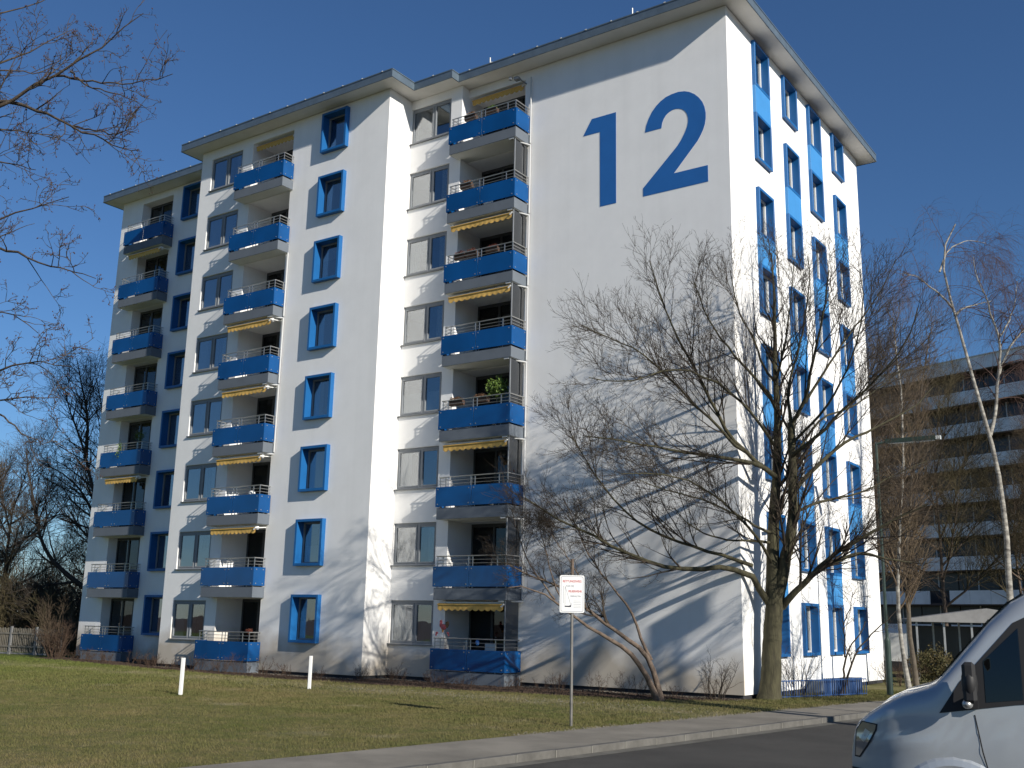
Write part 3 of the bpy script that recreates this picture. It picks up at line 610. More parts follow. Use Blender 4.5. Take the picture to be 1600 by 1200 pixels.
# ============================================================ BARE TREES
def resample(p, r0, r1, m, pw=1.0):
    p = np.array(p, float); d = np.r_[0, np.cumsum(np.linalg.norm(np.diff(p, axis=0), axis=1))]; t = np.linspace(0, d[-1], m)
    q = np.stack([np.interp(t, d, p[:, i]) for i in range(3)], 1)
    for _ in range(2): q[1:-1] = (q[:-2] + 2 * q[1:-1] + q[2:]) / 4
    u = t / d[-1]; return q, r0 + (r1 - r0) * u ** pw
def avoid_house(P, gap=0.0):
    """keep twigs outside the walls of the house"""
    x, y, z = P[..., 0], P[..., 1], P[..., 2]
    ins = (x < .28) & (y > -.22) & (z < 22.3) & (y < 15) & (x > -13)
    dx = .28 - x; dy = y + .22; mv = dx < dy
    P[..., 0] = np.where(ins & mv, .28 + (dx * .0), x); P[..., 1] = np.where(ins & ~mv, -.22, y); return P
def children(P, Rd, n, L, ang, m, rf, tmin=.15, tmax=1.0, up=.0, wig=.1, droop=0., rmin=.003, lvar=.35, taper=.8, per_len=True, avoid=None, shrink=.55, curve_up=0.0):
    """n children in all, spread over the parent polylines in proportion to their length"""
    N, K, _ = P.shape; seg = np.linalg.norm(np.diff(P, axis=1), axis=2).sum(1)
    pr = seg / seg.sum() if per_len else np.full(N, 1 / N)
    par = rng.choice(N, n, p=pr); t = tmin + (tmax - tmin) * rng.uniform(0, 1, n) ** .85
    f = t * (K - 1); i = np.minimum(f.astype(int), K - 2); a = (f - i)[:, None]
    base = P[par, i] * (1 - a) + P[par, i + 1] * a; rb = (Rd[par, i] * (1 - a[:, 0]) + Rd[par, i + 1] * a[:, 0])
    d = P[par, i + 1] - P[par, i]; d /= np.linalg.norm(d, axis=1, keepdims=True) + 1e-9
    q = rng.normal(0, 1, (n, 3)); q -= (q * d).sum(1, keepdims=True) * d; q /= np.linalg.norm(q, axis=1, keepdims=True)
    an = np.radians(ang[0] + (ang[1] - ang[0]) * rng.uniform(0, 1, n))[:, None]
    dr = d * np.cos(an) + q * np.sin(an); dr[:, 2] += up; dr /= np.linalg.norm(dr, axis=1, keepdims=True)
    ln = L * (1 - shrink * t) * (1 + lvar * rng.uniform(-1, 1, n)); step = ln / (m - 1)
    out = np.zeros((n, m, 3)); out[:, 0] = base
    for s in range(1, m):
        out[:, s] = out[:, s - 1] + dr * step[:, None]
        dr = dr + rng.normal(0, wig, (n, 3)); dr[:, 2] += curve_up - droop; dr /= np.linalg.norm(dr, axis=1, keepdims=True)
    if avoid: out = avoid(out)
    r0 = np.maximum(np.minimum(rb * rf, ln * .02 + rmin), rmin)[:, None]
    rr = r0 * (1 - taper * np.linspace(0, 1, m)[None]); rr = np.maximum(rr, rmin * .5)
    return out, rr
def tubes(P, Rd, s):
    N, K, _ = P.shape; T = np.gradient(P, axis=1); T /= np.linalg.norm(T, axis=2, keepdims=True) + 1e-9
    md = P[:, -1] - P[:, 0]; ref = np.where(np.abs(md[:, 2:3]) > .8 * np.linalg.norm(md, axis=1, keepdims=True), [[1., 0, 0]], [[0, 0, 1.]])[:, None]
    U = np.cross(T, ref); U /= np.linalg.norm(U, axis=2, keepdims=True) + 1e-9; W = np.cross(T, U)
    a = np.arange(s) * 2 * np.pi / s
    V = P[:, :, None] + (U[:, :, None] * np.cos(a)[None, None, :, None] + W[:, :, None] * np.sin(a)[None, None, :, None]) * Rd[:, :, None, None]
    idx = np.arange(N * K * s).reshape(N, K, s); j = np.roll(idx, -1, 2)
    F = np.stack([idx[:, :-1], j[:, :-1], j[:, 1:], idx[:, 1:]], -1).reshape(-1, 4)
    return V.reshape(-1, 3), F
def tube_obj(name, batches, m, parent, smooth=True):
    Vs, Fs, o = [], [], 0
    for P, Rd, s in batches:
        V, F = tubes(P, Rd, s); Vs.append(V); Fs.append(F + o); o += len(V)
    return link(name, npmesh(name, np.concatenate(Vs), np.concatenate(Fs), smooth), m, parent)
def localise(lst, base):
    return [(P - np.array(base), Rd, s) for P, Rd, s in lst]
def limb_tree(name, limbs, base, label, mt, mtw, levels, group=None, avoid=None, thick=.04, mk=16):
    """limbs: (r0, r1, points); levels: dicts for children()"""
    root = empty(name, base, label, 'tree', group)
    Ps, Rs = [], []
    for r0, r1, pts in limbs:
        q, r = resample(pts, r0, r1, mk, .7); q[1:-1] += rng.normal(0, .012, (mk - 2, 3)); Ps.append(q); Rs.append(r)
    P = np.array(Ps); Rd = np.array(Rs)
    if avoid: P = avoid(P, .2)
    flare = np.ones_like(Rd); flare[0, 0] = 1.22; flare[0, 1] = 1.06
    tube_obj('trunk', localise([(P[:1], (Rd * flare)[:1], 14)], base), mt, root)
    for i in range(1, len(P)):
        tube_obj('limb', localise([(P[i:i + 1], Rd[i:i + 1], 9 if Rd[i, 0] > thick else 6)], base), mt, root)
    cur = [(P[1:] if len(P) > 1 else P, Rd[1:] if len(P) > 1 else Rd)]
    out = []
    for lv in levels:
        lv = dict(lv); s = lv.pop('s'); src = lv.pop('src', -1)
        if src == 'all': # spring from limbs and branches alike: use last two levels
            for (p_, r_), share in ((cur[-1], .7), (cur[-2], .3)):
                k = dict(lv); k['n'] = int(lv['n'] * share); q = children(p_, r_, avoid=avoid, **k); out.append((*q, s)); new = q if share > .5 else new2 if False else q if share > .5 else new
            cur.append(new)
        else:
            q = children(*cur[src], avoid=avoid, **lv); out.append((*q, s)); cur.append(q)
    tube_obj('crown', localise(out, base), mtw, root, False)
    return root, cur
LIMBS = {}
LIMBS['big'] = [(0.33,0.26,[(0.42,0.88,-0.27),(0.47,0.91,0.36),(0.52,0.95,1.29),(0.58,0.99,2.04),(0.64,1.03,2.71)]),
 (0.25,0.02,[(0.59,1,2.52),(0.6,1.04,3.76),(0.61,1.09,4.74),(0.71,1.19,5.74),(0.77,1.27,6.54),(0.78,1.31,7.56),(0.81,1.37,8.6),(0.8,1.4,9.65),(0.74,1.4,11.15),(0.84,1.5,12.46),(0.75,1.47,13.9)]),
 (0.22,0.11,[(0.69,1.06,2.52),(0.93,1.11,3.67),(1.19,1.17,4.73),(1.3,1.13,5.51),(1.37,1.05,6.48),(1.37,0.93,7.46),(1.42,0.85,8.05)]),
 (0.1,0.02,[(1.42,0.85,8),(2,0.67,8.66),(2.38,0.36,9.96),(2.86,0.11,11.24),(3.17,-0.25,12.37)]),
 (0.08,0.015,[(1.42,0.85,8),(1.36,0.73,9.1),(1.68,0.88,10.06),(1.86,0.93,10.88),(2.16,1.07,12.34),(2.13,0.97,13.38)]),
 (0.16,0.02,[(0.51,0.94,2.51),(0.27,0.53,3.07),(0.12,0.18,3.49),(0.09,-0.08,3.67),(-0.31,-0.6,3.57),(-0.74,-1.15,3.49),(-1.23,-1.73,3.41),(-1.65,-2.27,3.48),(-2.16,-2.87,3.81),(-2.68,-3.47,4.15),(-3.09,-4.01,4.41),(-3.34,-4.42,4.66),(-3.84,-5.01,4.9),(-4.18,-5.5,5.31)]),
 (0.09,0.015,[(0,0.22,3.65),(-0.01,-0.12,3.9),(-0.67,-0.92,4.01),(-1.25,-1.66,4.26),(-2.05,-2.55,4.66),(-2.54,-3.23,5.3),(-2.71,-3.68,5.89),(-2.99,-4.21,6.52),(-3.2,-4.69,7.3)]),
 (0.17,0.02,[(0.81,1.15,2.46),(1.05,0.96,2.71),(1.57,0.95,3.14),(2.11,0.96,3.61),(2.45,0.83,3.92),(3.07,0.9,4.28),(3.79,1.04,4.7),(4.51,1.17,5.09),(5.21,1.29,5.4)]),
 (0.1,0.02,[(2.04,1.16,3.62),(2.47,1.52,3.82),(2.94,1.91,4.12),(3.63,2.45,3.95),(4.41,3.05,3.82)]),
 (0.12,0.015,[(0.77,1.12,6.43),(0.84,0.34,6.56),(0.6,-0.67,6.72),(0.17,-1.8,6.65),(-0.45,-3.07,6.72),(-1.01,-4.3,6.77),(-1.46,-5.45,6.83),(-1.68,-6.44,6.75)]),
 (0.11,0.015,[(0.66,0.81,6.59),(0.13,0.01,7.04),(-0.17,-0.61,7.75),(-0.35,-1.16,8.65),(-0.59,-1.74,9.46),(-0.92,-2.39,10.47),(-1.15,-2.97,11.57),(-1.21,-3.43,12.5)]),
 (0.08,0.012,[(0.07,0.15,7.06),(0.11,-0.62,7.37),(-0.28,-1.68,7.97),(-0.7,-2.77,8.71),(-1.2,-3.91,9.61),(-1.79,-5.11,9.81),(-1.98,-6.04,9.97)]),
 (0.09,0.012,[(0.84,1.17,8.56),(0.87,0.44,9.04),(0.57,-0.53,9.57),(0.16,-1.57,10.38),(0.05,-2.4,11.03),(0.05,-3.16,11.87)]),
 (0.07,0.012,[(0.87,1.19,9.39),(0.74,0.52,9.77),(0.71,-0.08,10.51),(0.46,-0.83,11.37),(0.49,-1.39,12.51)]),
 (0.12,0.012,[(1.31,1.14,5.9),(1.4,1.27,6.15),(1.8,1.62,6.66),(2.43,2.13,7.45),(3.12,2.68,7.85),(3.77,3.2,8.31),(4.48,3.76,8.77),(4.93,4.15,9.44)]),
 (0.1,0.012,[(1.39,0.94,7.02),(1.65,0.5,7.08),(2.44,0.43,7.47),(3.19,0.32,8.2),(3.85,0.16,8.59),(4.68,0.1,9.28),(5.39,-0.03,10.15),(5.71,-0.43,10.8)]),
 (0.07,0.012,[(1.87,0.91,8.62),(2.63,1.35,10.05),(3.44,1.83,11.29),(4.09,2.19,12.33),(4.48,2.37,13.26)]),
 (0.07,0.012,[(1.47,0.88,7.44),(2.61,0.55,8.28),(3.58,0.1,9.46),(4.23,-0.58,10.76),(4.47,-1.54,11.79)]),
 (0.06,0.012,[(0.85,1.18,9.39),(1.29,0.63,10.06),(1.8,0.13,11.52),(2.17,-0.46,12.73)]),
 (0.07,0.012,[(0.6,1.01,4.7),(0.6,0.33,4.68),(0.42,-0.46,4.97),(0.15,-1.32,5.18),(-0.38,-2.36,5.51),(-0.82,-3.34,5.55),(-1.15,-4.24,5.79)]),
 (0.07,0.012,[(0.58,0.99,4.38),(0.53,0.39,4.4),(0.23,-0.38,4.35),(-0.36,-1.35,4.39),(-0.7,-2.15,4.71),(-0.8,-2.77,5.12)]),
 (0.08,0.012,[(0.59,1,3.76),(0.75,-0.18,4.26),(0.56,-1.61,5.08),(0.26,-3.11,5.67),(-0.14,-4.68,5.86),(-0.62,-6.31,5.68)]),
 (0.08,0.012,[(0.81,1.15,7.33),(0.69,-0.22,8.13),(0.33,-1.76,8.87),(-0.29,-3.49,9.16),(-0.99,-5.27,8.32),(-1.32,-6.79,8.24)]),
 (0.08,0.012,[(1.22,1.44,5.34),(1.47,1.93,5.58),(2.01,2.62,5.83),(2.77,3.47,6.08),(3.57,4.35,6.76),(4.38,5.22,7.24)]),
 (0.07,0.012,[(1.34,1.16,6.89),(1.88,2.14,8.43),(2.58,3.24,8.76),(3.33,4.37,9.75),(4.12,5.53,10.77)]),
 (0.05,0.012,[(1.14,1.38,4.75),(1.33,0.94,4.13),(1.66,0.59,3.69),(1.99,0.23,3.89),(2.35,-0.09,4.14)])]
LIMBS['gnarled'] = [(0.1,0.012,[(-1.6,-2.4,-0.26),(-1.65,-2.53,0.05),(-1.76,-2.7,0.37),(-1.9,-2.89,0.77),(-2.09,-3.12,0.98),(-2.2,-3.29,1.33),(-2.53,-3.61,1.41),(-2.79,-3.89,1.66),(-3.2,-4.26,1.92),(-3.43,-4.52,2.26),(-3.61,-4.74,2.49),(-4.01,-5.12,2.74),(-4.34,-5.44,2.94),(-4.55,-5.68,2.79)]),
 (0.1,0.015,[(-1.51,-2.34,-0.26),(-1.63,-2.45,0.28),(-1.74,-2.55,0.89),(-1.9,-2.69,1.24),(-2.04,-2.81,1.42),(-2.33,-3.04,1.39),(-2.47,-3.17,1.55),(-2.69,-3.34,1.85),(-2.9,-3.52,2),(-3.16,-3.73,2.19),(-3.49,-3.98,2.63),(-3.78,-4.21,2.9),(-4.15,-4.49,3.07),(-4.59,-4.82,3.15),(-5.04,-5.16,3.5)]),
 (0.055,0.01,[(-1.74,-2.5,0.86),(-1.93,-2.57,1.19),(-2.04,-2.59,1.42),(-2.12,-2.59,1.74),(-2.32,-2.68,2.4),(-2.57,-2.8,2.64),(-2.74,-2.86,2.82),(-2.92,-2.93,3.09),(-3.25,-3.11,3.46),(-3.48,-3.21,3.92),(-3.77,-3.36,4.71),(-4.11,-3.54,5.47)]),
 (0.03,0.008,[(-3.63,-4.18,2.27),(-3.89,-4.48,3.16),(-4.03,-4.7,4.06),(-4.21,-4.95,4.96)]),
 (0.03,0.008,[(-3.86,-4.34,2.5),(-4.52,-4.6,3.34),(-4.93,-4.68,4.26),(-5.2,-4.67,5.21)]),
 (0.03,0.008,[(-3.16,-3.73,2.19),(-3.22,-4.06,3.17),(-3.48,-4.53,3.87),(-3.81,-5.04,4.57)])]
LIMBS['arching'] = [(0.05,0.015,[(1.39,4.4,-0.28),(1.55,4.51,0.3),(1.58,4.52,0.95),(1.76,4.65,1.36),(2.03,4.84,1.67),(2.17,4.94,2.11)]),
 (0.05,0.012,[(1.46,4.57,-0.28),(1.61,4.65,0.4),(1.85,4.8,1.1),(2.09,4.94,1.41),(2.28,5.05,1.67),(2.64,5.28,2.03),(3,5.52,2.44)]),
 (0.03,0.01,[(1.58,4.52,0.95),(1.63,4.47,1.6),(1.62,4.37,2),(1.88,4.46,2.51),(1.96,4.43,3.01)])]
LIMBS['birch'] = [(0.17,0.03,[(4.1,18.69,0.23),(4.18,18.75,2.57),(4.22,18.78,4.24),(4.22,18.78,5.18),(4.26,18.81,6.73),(4.22,18.78,8.13),(4.13,18.72,9.19),(3.93,18.57,10.25),(3.76,18.45,11.13),(3.61,18.35,12.13),(3.43,18.23,12.96),(3.3,18.14,13.86),(3.14,18.02,15.01),(2.99,17.92,15.69),(2.94,17.89,16.41),(2.65,17.68,17.06),(2.55,17.61,17.72),(2.53,17.6,18.36),(2.52,17.59,18.91),(2.75,17.76,19.72),(3.29,18.13,19.95)]),
 (0.09,0.03,[(3.95,18.59,10.2),(4.08,18.77,10.72),(4.23,18.96,11.37),(4.32,19.12,12.66),(4.49,19.33,13.39),(4.78,19.63,14.06),(4.97,19.85,14.59),(5.56,20.35,15.38),(6.44,21.06,16.27)]),
 (0.06,0.012,[(2.98,17.91,15.9),(2.63,17.36,16.46),(2.35,16.86,16.7),(1.88,16.23,17.17),(1.39,15.58,17.19)]),
 (0.06,0.012,[(3.06,17.97,15.63),(3.19,18.36,15.98),(3.45,18.85,16.19),(3.85,19.43,16.43),(4.24,20.01,16.65)]),
 (0.08,0.012,[(4.37,19.24,12.86),(4.48,19.13,13.46),(4.6,19.01,14.39),(4.63,18.84,14.73),(4.4,18.48,15.32),(4.42,18.29,15.83),(4.33,18.03,16.37),(4.04,17.63,17.08),(4.06,17.45,18.06)]),
 (0.05,0.012,[(4.56,19.38,14.78),(4.85,19.87,15.45),(5.1,20.33,16.29),(5.27,20.73,17.6)]),
 (0.05,0.012,[(2.56,17.62,17.63),(2.84,18.22,18.83),(3.52,19.1,19.45),(4.18,19.97,19.44)])]
LIMBS['slim1'] = [(0.085,0.02,[(2.76,7.51,-0.15),(2.64,7.43,0.68),(2.58,7.39,1.94),(2.59,7.4,3.65),(2.83,7.56,5.86),(3.02,7.69,8.12),(3.08,7.73,9.97),(2.96,7.65,11.38),(2.95,7.65,12.82)])]
LIMBS['slim2'] = [(0.1,0.02,[(1.91,11.79,-0.23),(1.82,11.73,1.02),(1.8,11.72,2.66),(1.81,11.73,4.34),(2.01,11.87,6.3),(2.31,12.07,8.81),(2.69,12.34,11.39),(3.06,12.6,13.51)])]
LIMBS['leftdark'] = [(0.3,0.2,[(-37.1,5.81,0.13),(-37.38,5.62,1.8),(-38.03,5.16,2.8)]),
 (0.2,0.02,[(-37.84,5.29,2.29),(-38.57,4.78,2.51),(-39.32,4.26,2.94),(-40.17,3.67,3.84),(-41.22,2.93,4.7),(-41.54,2.71,5.32),(-41.86,2.49,6.49),(-42.17,2.27,7.93),(-42.5,2.04,9.16),(-42.84,1.81,11.09)]),
 (0.2,0.02,[(-38.03,5.16,2.8),(-38.69,4.7,5.53),(-39.46,4.16,8.38),(-40,3.78,10.23),(-40.27,3.6,11.23),(-40.64,3.34,12.06),(-40.98,3.1,12.56),(-41.39,2.82,14.43)]),
 (0.12,0.02,[(-40,3.78,10.23),(-40.07,3.74,11.89),(-40.19,3.65,12.98),(-40.69,3.31,14.82),(-40.94,3.13,15.94)]),
 (0.1,0.02,[(-39.34,4.25,7.96),(-39.38,4.22,10.82),(-39.49,4.15,13),(-39.94,3.83,14.84)]),
 (0.1,0.02,[(-38.89,4.56,6.22),(-40.55,4.22,8.38),(-42.14,3.92,9.52),(-44.03,3.41,10.31)]),
 (0.1,0.02,[(-38.63,4.74,4.84),(-39.15,3.56,6.15),(-39.49,2.52,7.1),(-39.94,1.39,6.5)])]
LIMBS['near'] = [(0.22,0.14,[(0.24,-24.84,0.25),(0.2,-24.87,0.88),(0.05,-24.98,2.2),(-0.19,-25.14,4.31),(-0.35,-25.25,5.98),(-0.53,-25.38,7.83)]),
 (0.06,0.004,[(-0.34,-25.24,5.67),(0.33,-24.87,7.08),(1.07,-24.44,7.69),(1.39,-24.31,7.79),(1.72,-24.17,7.98),(1.97,-24.09,8.09),(2.25,-23.98,8.3),(2.52,-23.89,8.45),(2.76,-23.81,8.64)]),
 (0.016,0.004,[(1.43,-24.01,8.15),(1.81,-23.86,8.05),(2.2,-23.69,7.96),(2.54,-23.57,7.95),(2.89,-23.43,8.01)]),
 (0.028,0.004,[(0.92,-24.37,7.79),(1.3,-24.3,7.7),(1.68,-24.23,7.49),(2.12,-24.11,7.26),(2.53,-24.02,7.04),(2.88,-23.98,6.84),(3.18,-23.96,6.77)]),
 (0.014,0.004,[(1.67,-23.85,7.49),(2.11,-23.83,7.34),(2.53,-23.83,7.16),(2.84,-23.91,7.15)]),
 (0.014,0.004,[(1.57,-23.91,8.21),(1.8,-23.94,8.01),(2.12,-23.89,7.82),(2.54,-23.78,7.67),(2.88,-23.73,7.45)]),
 (0.025,0.004,[(0.05,-24.97,7.19),(0.52,-24.57,7.43),(0.83,-24.28,7.51),(1.04,-24.06,7.49),(1.34,-23.78,7.48)]),
 (0.04,0.004,[(-0.19,-25.14,4.31),(0.46,-24.76,5.82),(1.19,-24.33,6.31),(1.45,-24.21,6.35),(1.71,-24.11,6.42),(1.99,-23.99,6.48)]),
 (0.03,0.004,[(0.39,-24.74,5.92),(1.05,-24.51,5.98),(1.49,-24.44,5.84),(1.94,-24.36,5.65),(2.49,-24.21,5.43),(2.93,-24.14,5.3)]),
 (0.04,0.004,[(-0.43,-25.31,6.61),(0.13,-24.74,7.93),(0.57,-24.26,8.47),(0.75,-23.96,8.73),(0.8,-23.74,8.96),(0.86,-23.53,9.21)]),
 (0.03,0.004,[(-0.51,-25.36,7.42),(0.07,-24.81,8.68),(0.55,-24.33,9.11),(0.65,-24.12,9.29),(0.75,-23.9,9.47),(0.89,-23.66,9.69)]),
 (0.02,0.004,[(0.28,-24.81,7.85),(0.87,-24.4,8.22),(1.14,-24.21,8.2),(1.43,-24.01,8.19)]),
 (0.02,0.004,[(0.27,-24.82,6.95),(1.1,-24.36,6.99),(1.37,-24.29,6.91),(1.65,-24.23,6.8)]),
 (0.035,0.004,[(-0.06,-25.05,3.17),(0.83,-24.57,4.17),(1.5,-24.26,4.48),(1.82,-24.18,4.53),(2.14,-24.1,4.54),(2.47,-24.01,4.43)]),
 (0.035,0.004,[(-0.03,-25.03,2.89),(0.79,-24.46,3.97),(1.29,-24.11,4.23),(1.51,-23.95,4.17),(1.84,-23.73,4.21)]),
 (0.02,0.004,[(0.79,-24.46,3.97),(1.17,-24.01,4.05),(1.21,-23.8,3.88),(1.33,-23.53,3.74),(1.31,-23.36,3.81)]),
 (0.03,0.004,[(-0.12,-25.09,3.73),(0.62,-24.57,4.93),(1.18,-24.18,5.25),(1.44,-24,5.1),(1.57,-23.91,4.95)])]

LV = lambda n1, n2, n3, n4, L1, L2, L3, L4, up=.25, w_=.10, rm=.004: [
    dict(n=n1, L=L1, ang=(28, 60), m=8, rf=.6, tmin=.18, up=up, wig=w_, s=5, curve_up=.04, rmin=rm * 1.3),
    dict(n=n2, L=L2, ang=(28, 60), m=6, rf=.6, tmin=.12, up=up * .7, wig=w_, s=4, curve_up=.04, rmin=rm * 1.1),
    dict(n=n3, L=L3, ang=(28, 65), m=5, rf=.7, tmin=.1, up=up * .5, wig=w_ * 1.3, s=3, curve_up=.04, rmin=rm),
    dict(n=n4, L=L4, ang=(30, 70), m=4, rf=.8, tmin=.1, up=.15, wig=w_ * 1.5, s=3, rmin=rm * .8)]
BL = [(r0 * (.72 if i > 2 else 1), r1, p) for i, (r0, r1, p) in enumerate(LIMBS['big'])]
limb_tree('bare_maple_tree', BL, LIMBS['big'][0][2][0], 'big bare broad-crowned tree with a mossy forked trunk at the corner of the white house', M_['bark'], M_['twig'],
    [dict(n=420, L=2.75, ang=(18, 44), m=12, rf=.5, tmin=.16, up=.12, wig=.05, s=5, curve_up=.03, rmin=.008, shrink=.68),
     dict(n=2600, L=1.25, ang=(22, 48), m=8, rf=.6, tmin=.12, up=.12, wig=.07, s=4, curve_up=.04, rmin=.0068, shrink=.5),
     dict(n=7600, L=.55, ang=(25, 55), m=5, rf=.7, tmin=.12, up=.12, wig=.10, s=3, curve_up=.04, rmin=.0056, shrink=.45),
     dict(n=11000, L=.20, ang=(30, 65), m=3, rf=.9, tmin=.2, up=.15, wig=.15, s=3, rmin=.005)], avoid=avoid_house)
limb_tree('gnarled_tree', LIMBS['gnarled'], LIMBS['gnarled'][0][2][0], 'small gnarled two-stemmed tree leaning left in front of the wall with the 12',
          M_['gnarl'], M_['twig'], [dict(q_, tmin=[.38, .2, .15, .1][i_]) for i_, q_ in enumerate(LV(75, 480, 2100, 4000, 1.3, .8, .45, .22, up=.3, w_=.16, rm=.0042))], avoid=avoid_house)
limb_tree('arching_bush', LIMBS['arching'], LIMBS['arching'][0][2][0], 'slender multi-stemmed young tree beside the blue railing',
          M_['twig'], M_['twig'], LV(16, 70, 240, 300, 1.0, .6, .35, .2, up=.3, w_=.12, rm=.0035), avoid=avoid_house)
def weep(n1, n2, n3): return [dict(n=n1, L=2.6, ang=(35, 65), m=9, rf=.5, tmin=.2, up=.2, wig=.06, s=4, droop=.10, rmin=.006),
                              dict(n=n2, L=1.7, ang=(30, 70), m=7, rf=.5, tmin=.1, up=-.2, wig=.07, s=3, droop=.22, rmin=.0045),
                              dict(n=n3, L=1.2, ang=(20, 60), m=5, rf=.6, tmin=.1, up=-.4, wig=.06, s=3, droop=.3, rmin=.004)]
limb_tree('birch_tree', LIMBS['birch'], LIMBS['birch'][0][2][0], 'tall weeping birch with a forked white trunk behind the van', M_['birch'], M_['birchtwig'], weep(110, 800, 3000))
limb_tree('slim_tree', LIMBS['slim1'], LIMBS['slim1'][0][2][0], 'slim pale-barked tree just behind the street lamp', M_['birch'], M_['tantwig'], LV(70, 300, 900, 1300, 1.9, 1.0, .6, .3, up=.5, rm=.005))
limb_tree('slim_tree', LIMBS['slim2'], LIMBS['slim2'][0][2][0], 'slim olive-brown trunk to the right of the pale slim tree', M_['gnarl2'], M_['tantwig'], LV(80, 320, 1100, 1500, 2.2, 1.2, .7, .35, up=.5, rm=.005))
limb_tree('dark_tree', LIMBS['leftdark'], LIMBS['leftdark'][0][2][0], 'dark bare tree reaching out from behind the left end of the house', M_['darktwig'], M_['darktwig'], LV(130, 800, 3000, 4200, 3.4, 1.8, 1.0, .5, up=.15, rm=.008))
nr, ncur = limb_tree('overhanging_tree', LIMBS['near'], LIMBS['near'][0][2][0], 'near tree with budding branches hanging into the upper left of the view', M_['neartwig'], M_['neartwig'],
          [dict(n=130, L=.7, ang=(30, 60), m=8, rf=.55, tmin=.25, up=.15, wig=.16, s=5, rmin=.0055, shrink=.3), dict(n=620, L=.24, ang=(35, 70), m=5, rf=.6, tmin=.15, up=.2, wig=.22, s=4, rmin=.0042, shrink=.3),
           dict(n=2600, L=.075, ang=(35, 75), m=4, rf=.8, tmin=.2, up=.2, wig=.3, s=3, rmin=.0036, shrink=.2)], thick=.05)
# buds at the twig ends
P, Rd = ncur[-1]; P = P[::2]; e = np.repeat(P[:, -1], 2, 0) + rng.normal(0, .010, (len(P) * 2, 3)); n_ = len(e); s_ = rng.uniform(.004, .009, (n_, 1))
oc = np.array([(1, 0, 0), (0, 1, 0), (-1, 0, 0), (0, -1, 0), (0, 0, 1.5), (0, 0, -1.5)]); V = e[:, None] + oc[None] * s_[:, :, None]
F = (np.array([(0, 1, 4), (1, 2, 4), (2, 3, 4), (3, 0, 4), (1, 0, 5), (2, 1, 5), (3, 2, 5), (0, 3, 5)])[None] + 6 * np.arange(n_)[:, None, None]).reshape(-1, 3)
ob = link('bud', npmesh('bud', V.reshape(-1, 3) - np.array(LIMBS['near'][0][2][0]), F), M_['bud'], nr); tag(ob, kind='stuff')

def bare_tree(name, base, h, spread, label, mt, mtw, n, r0=.22, group=None, lean=(0, 0), nl=12, fork=.28, up=.35, rm=.006, cat='tree', Ls=None):
    base = np.array(base, float); limbs = []; top = base + np.array([lean[0], lean[1], h * .8])
    tr = [base, base + np.array([lean[0] * .1, lean[1] * .1, h * fork]), base + np.array([lean[0] * .5 + rng.normal(0, .2), lean[1] * .5, h * .55]), top]
    limbs.append((r0, r0 * .15, [tuple(q) for q in tr]))
    for i in range(nl):
        t = fork * .8 + (.75 - fork * .8) * i / max(1, nl - 1); a = i * 2.4 + rng.uniform(-.5, .5); L = spread * (1.15 - t * .9) * rng.uniform(.8, 1.15)
        b0 = base + np.array([lean[0] * t, lean[1] * t, h * t]); d = np.array([math.cos(a), math.sin(a), 0])
        limbs.append((r0 * (.55 - .35 * t), .012, [tuple(b0), tuple(b0 + d * L * .35 + [0, 0, h * .07]), tuple(b0 + d * L * .75 + [0, 0, h * .17]), tuple(b0 + d * L + [0, 0, h * .28])]))
    L1, L2, L3, L4 = Ls or (h * .20, h * .11, h * .06, h * .03)
    r, _ = limb_tree(name, limbs, tuple(base), label, mt, mtw, LV(n // 8, n // 3, n, int(n * 1.3), L1, L2, L3, L4, up=up, rm=rm), group, mk=10)
    if cat != 'tree': r['category'] = cat
    return r
# right background wood in front of the long building
for (x, y, h, sp, lb, mtw) in [(-3.5, 24, 16.5, 4.2, 'brown-twigged tree close to the far corner of the house, left of the shelter', 'tantwig'), (-.3, 27, 14.5, 4.0, 'olive-brown bare tree between the street lamp and the shelter', 'olivetwig'),
                        (4.9, 31, 13.5, 4.0, 'bare tree rising behind the roof of the white shelter', 'tantwig'), (8.2, 26, 16.5, 3.6, 'weeping bare tree above the rear of the van at the right edge', 'birchtwig'),
                        (1.9, 36, 12.0, 3.6, 'low-crowned bare tree against the long grey building, centre of the row', 'olivetwig'), (-8, 38, 15, 4.0, 'bare tree behind the house showing only past its far corner', 'tantwig')]:
    bare_tree('bare_tree', (x, y, G), h, sp, lb, M_['gnarl'], M_[mtw], 4200, .15, 'trees in front of the long grey building', up=.45)
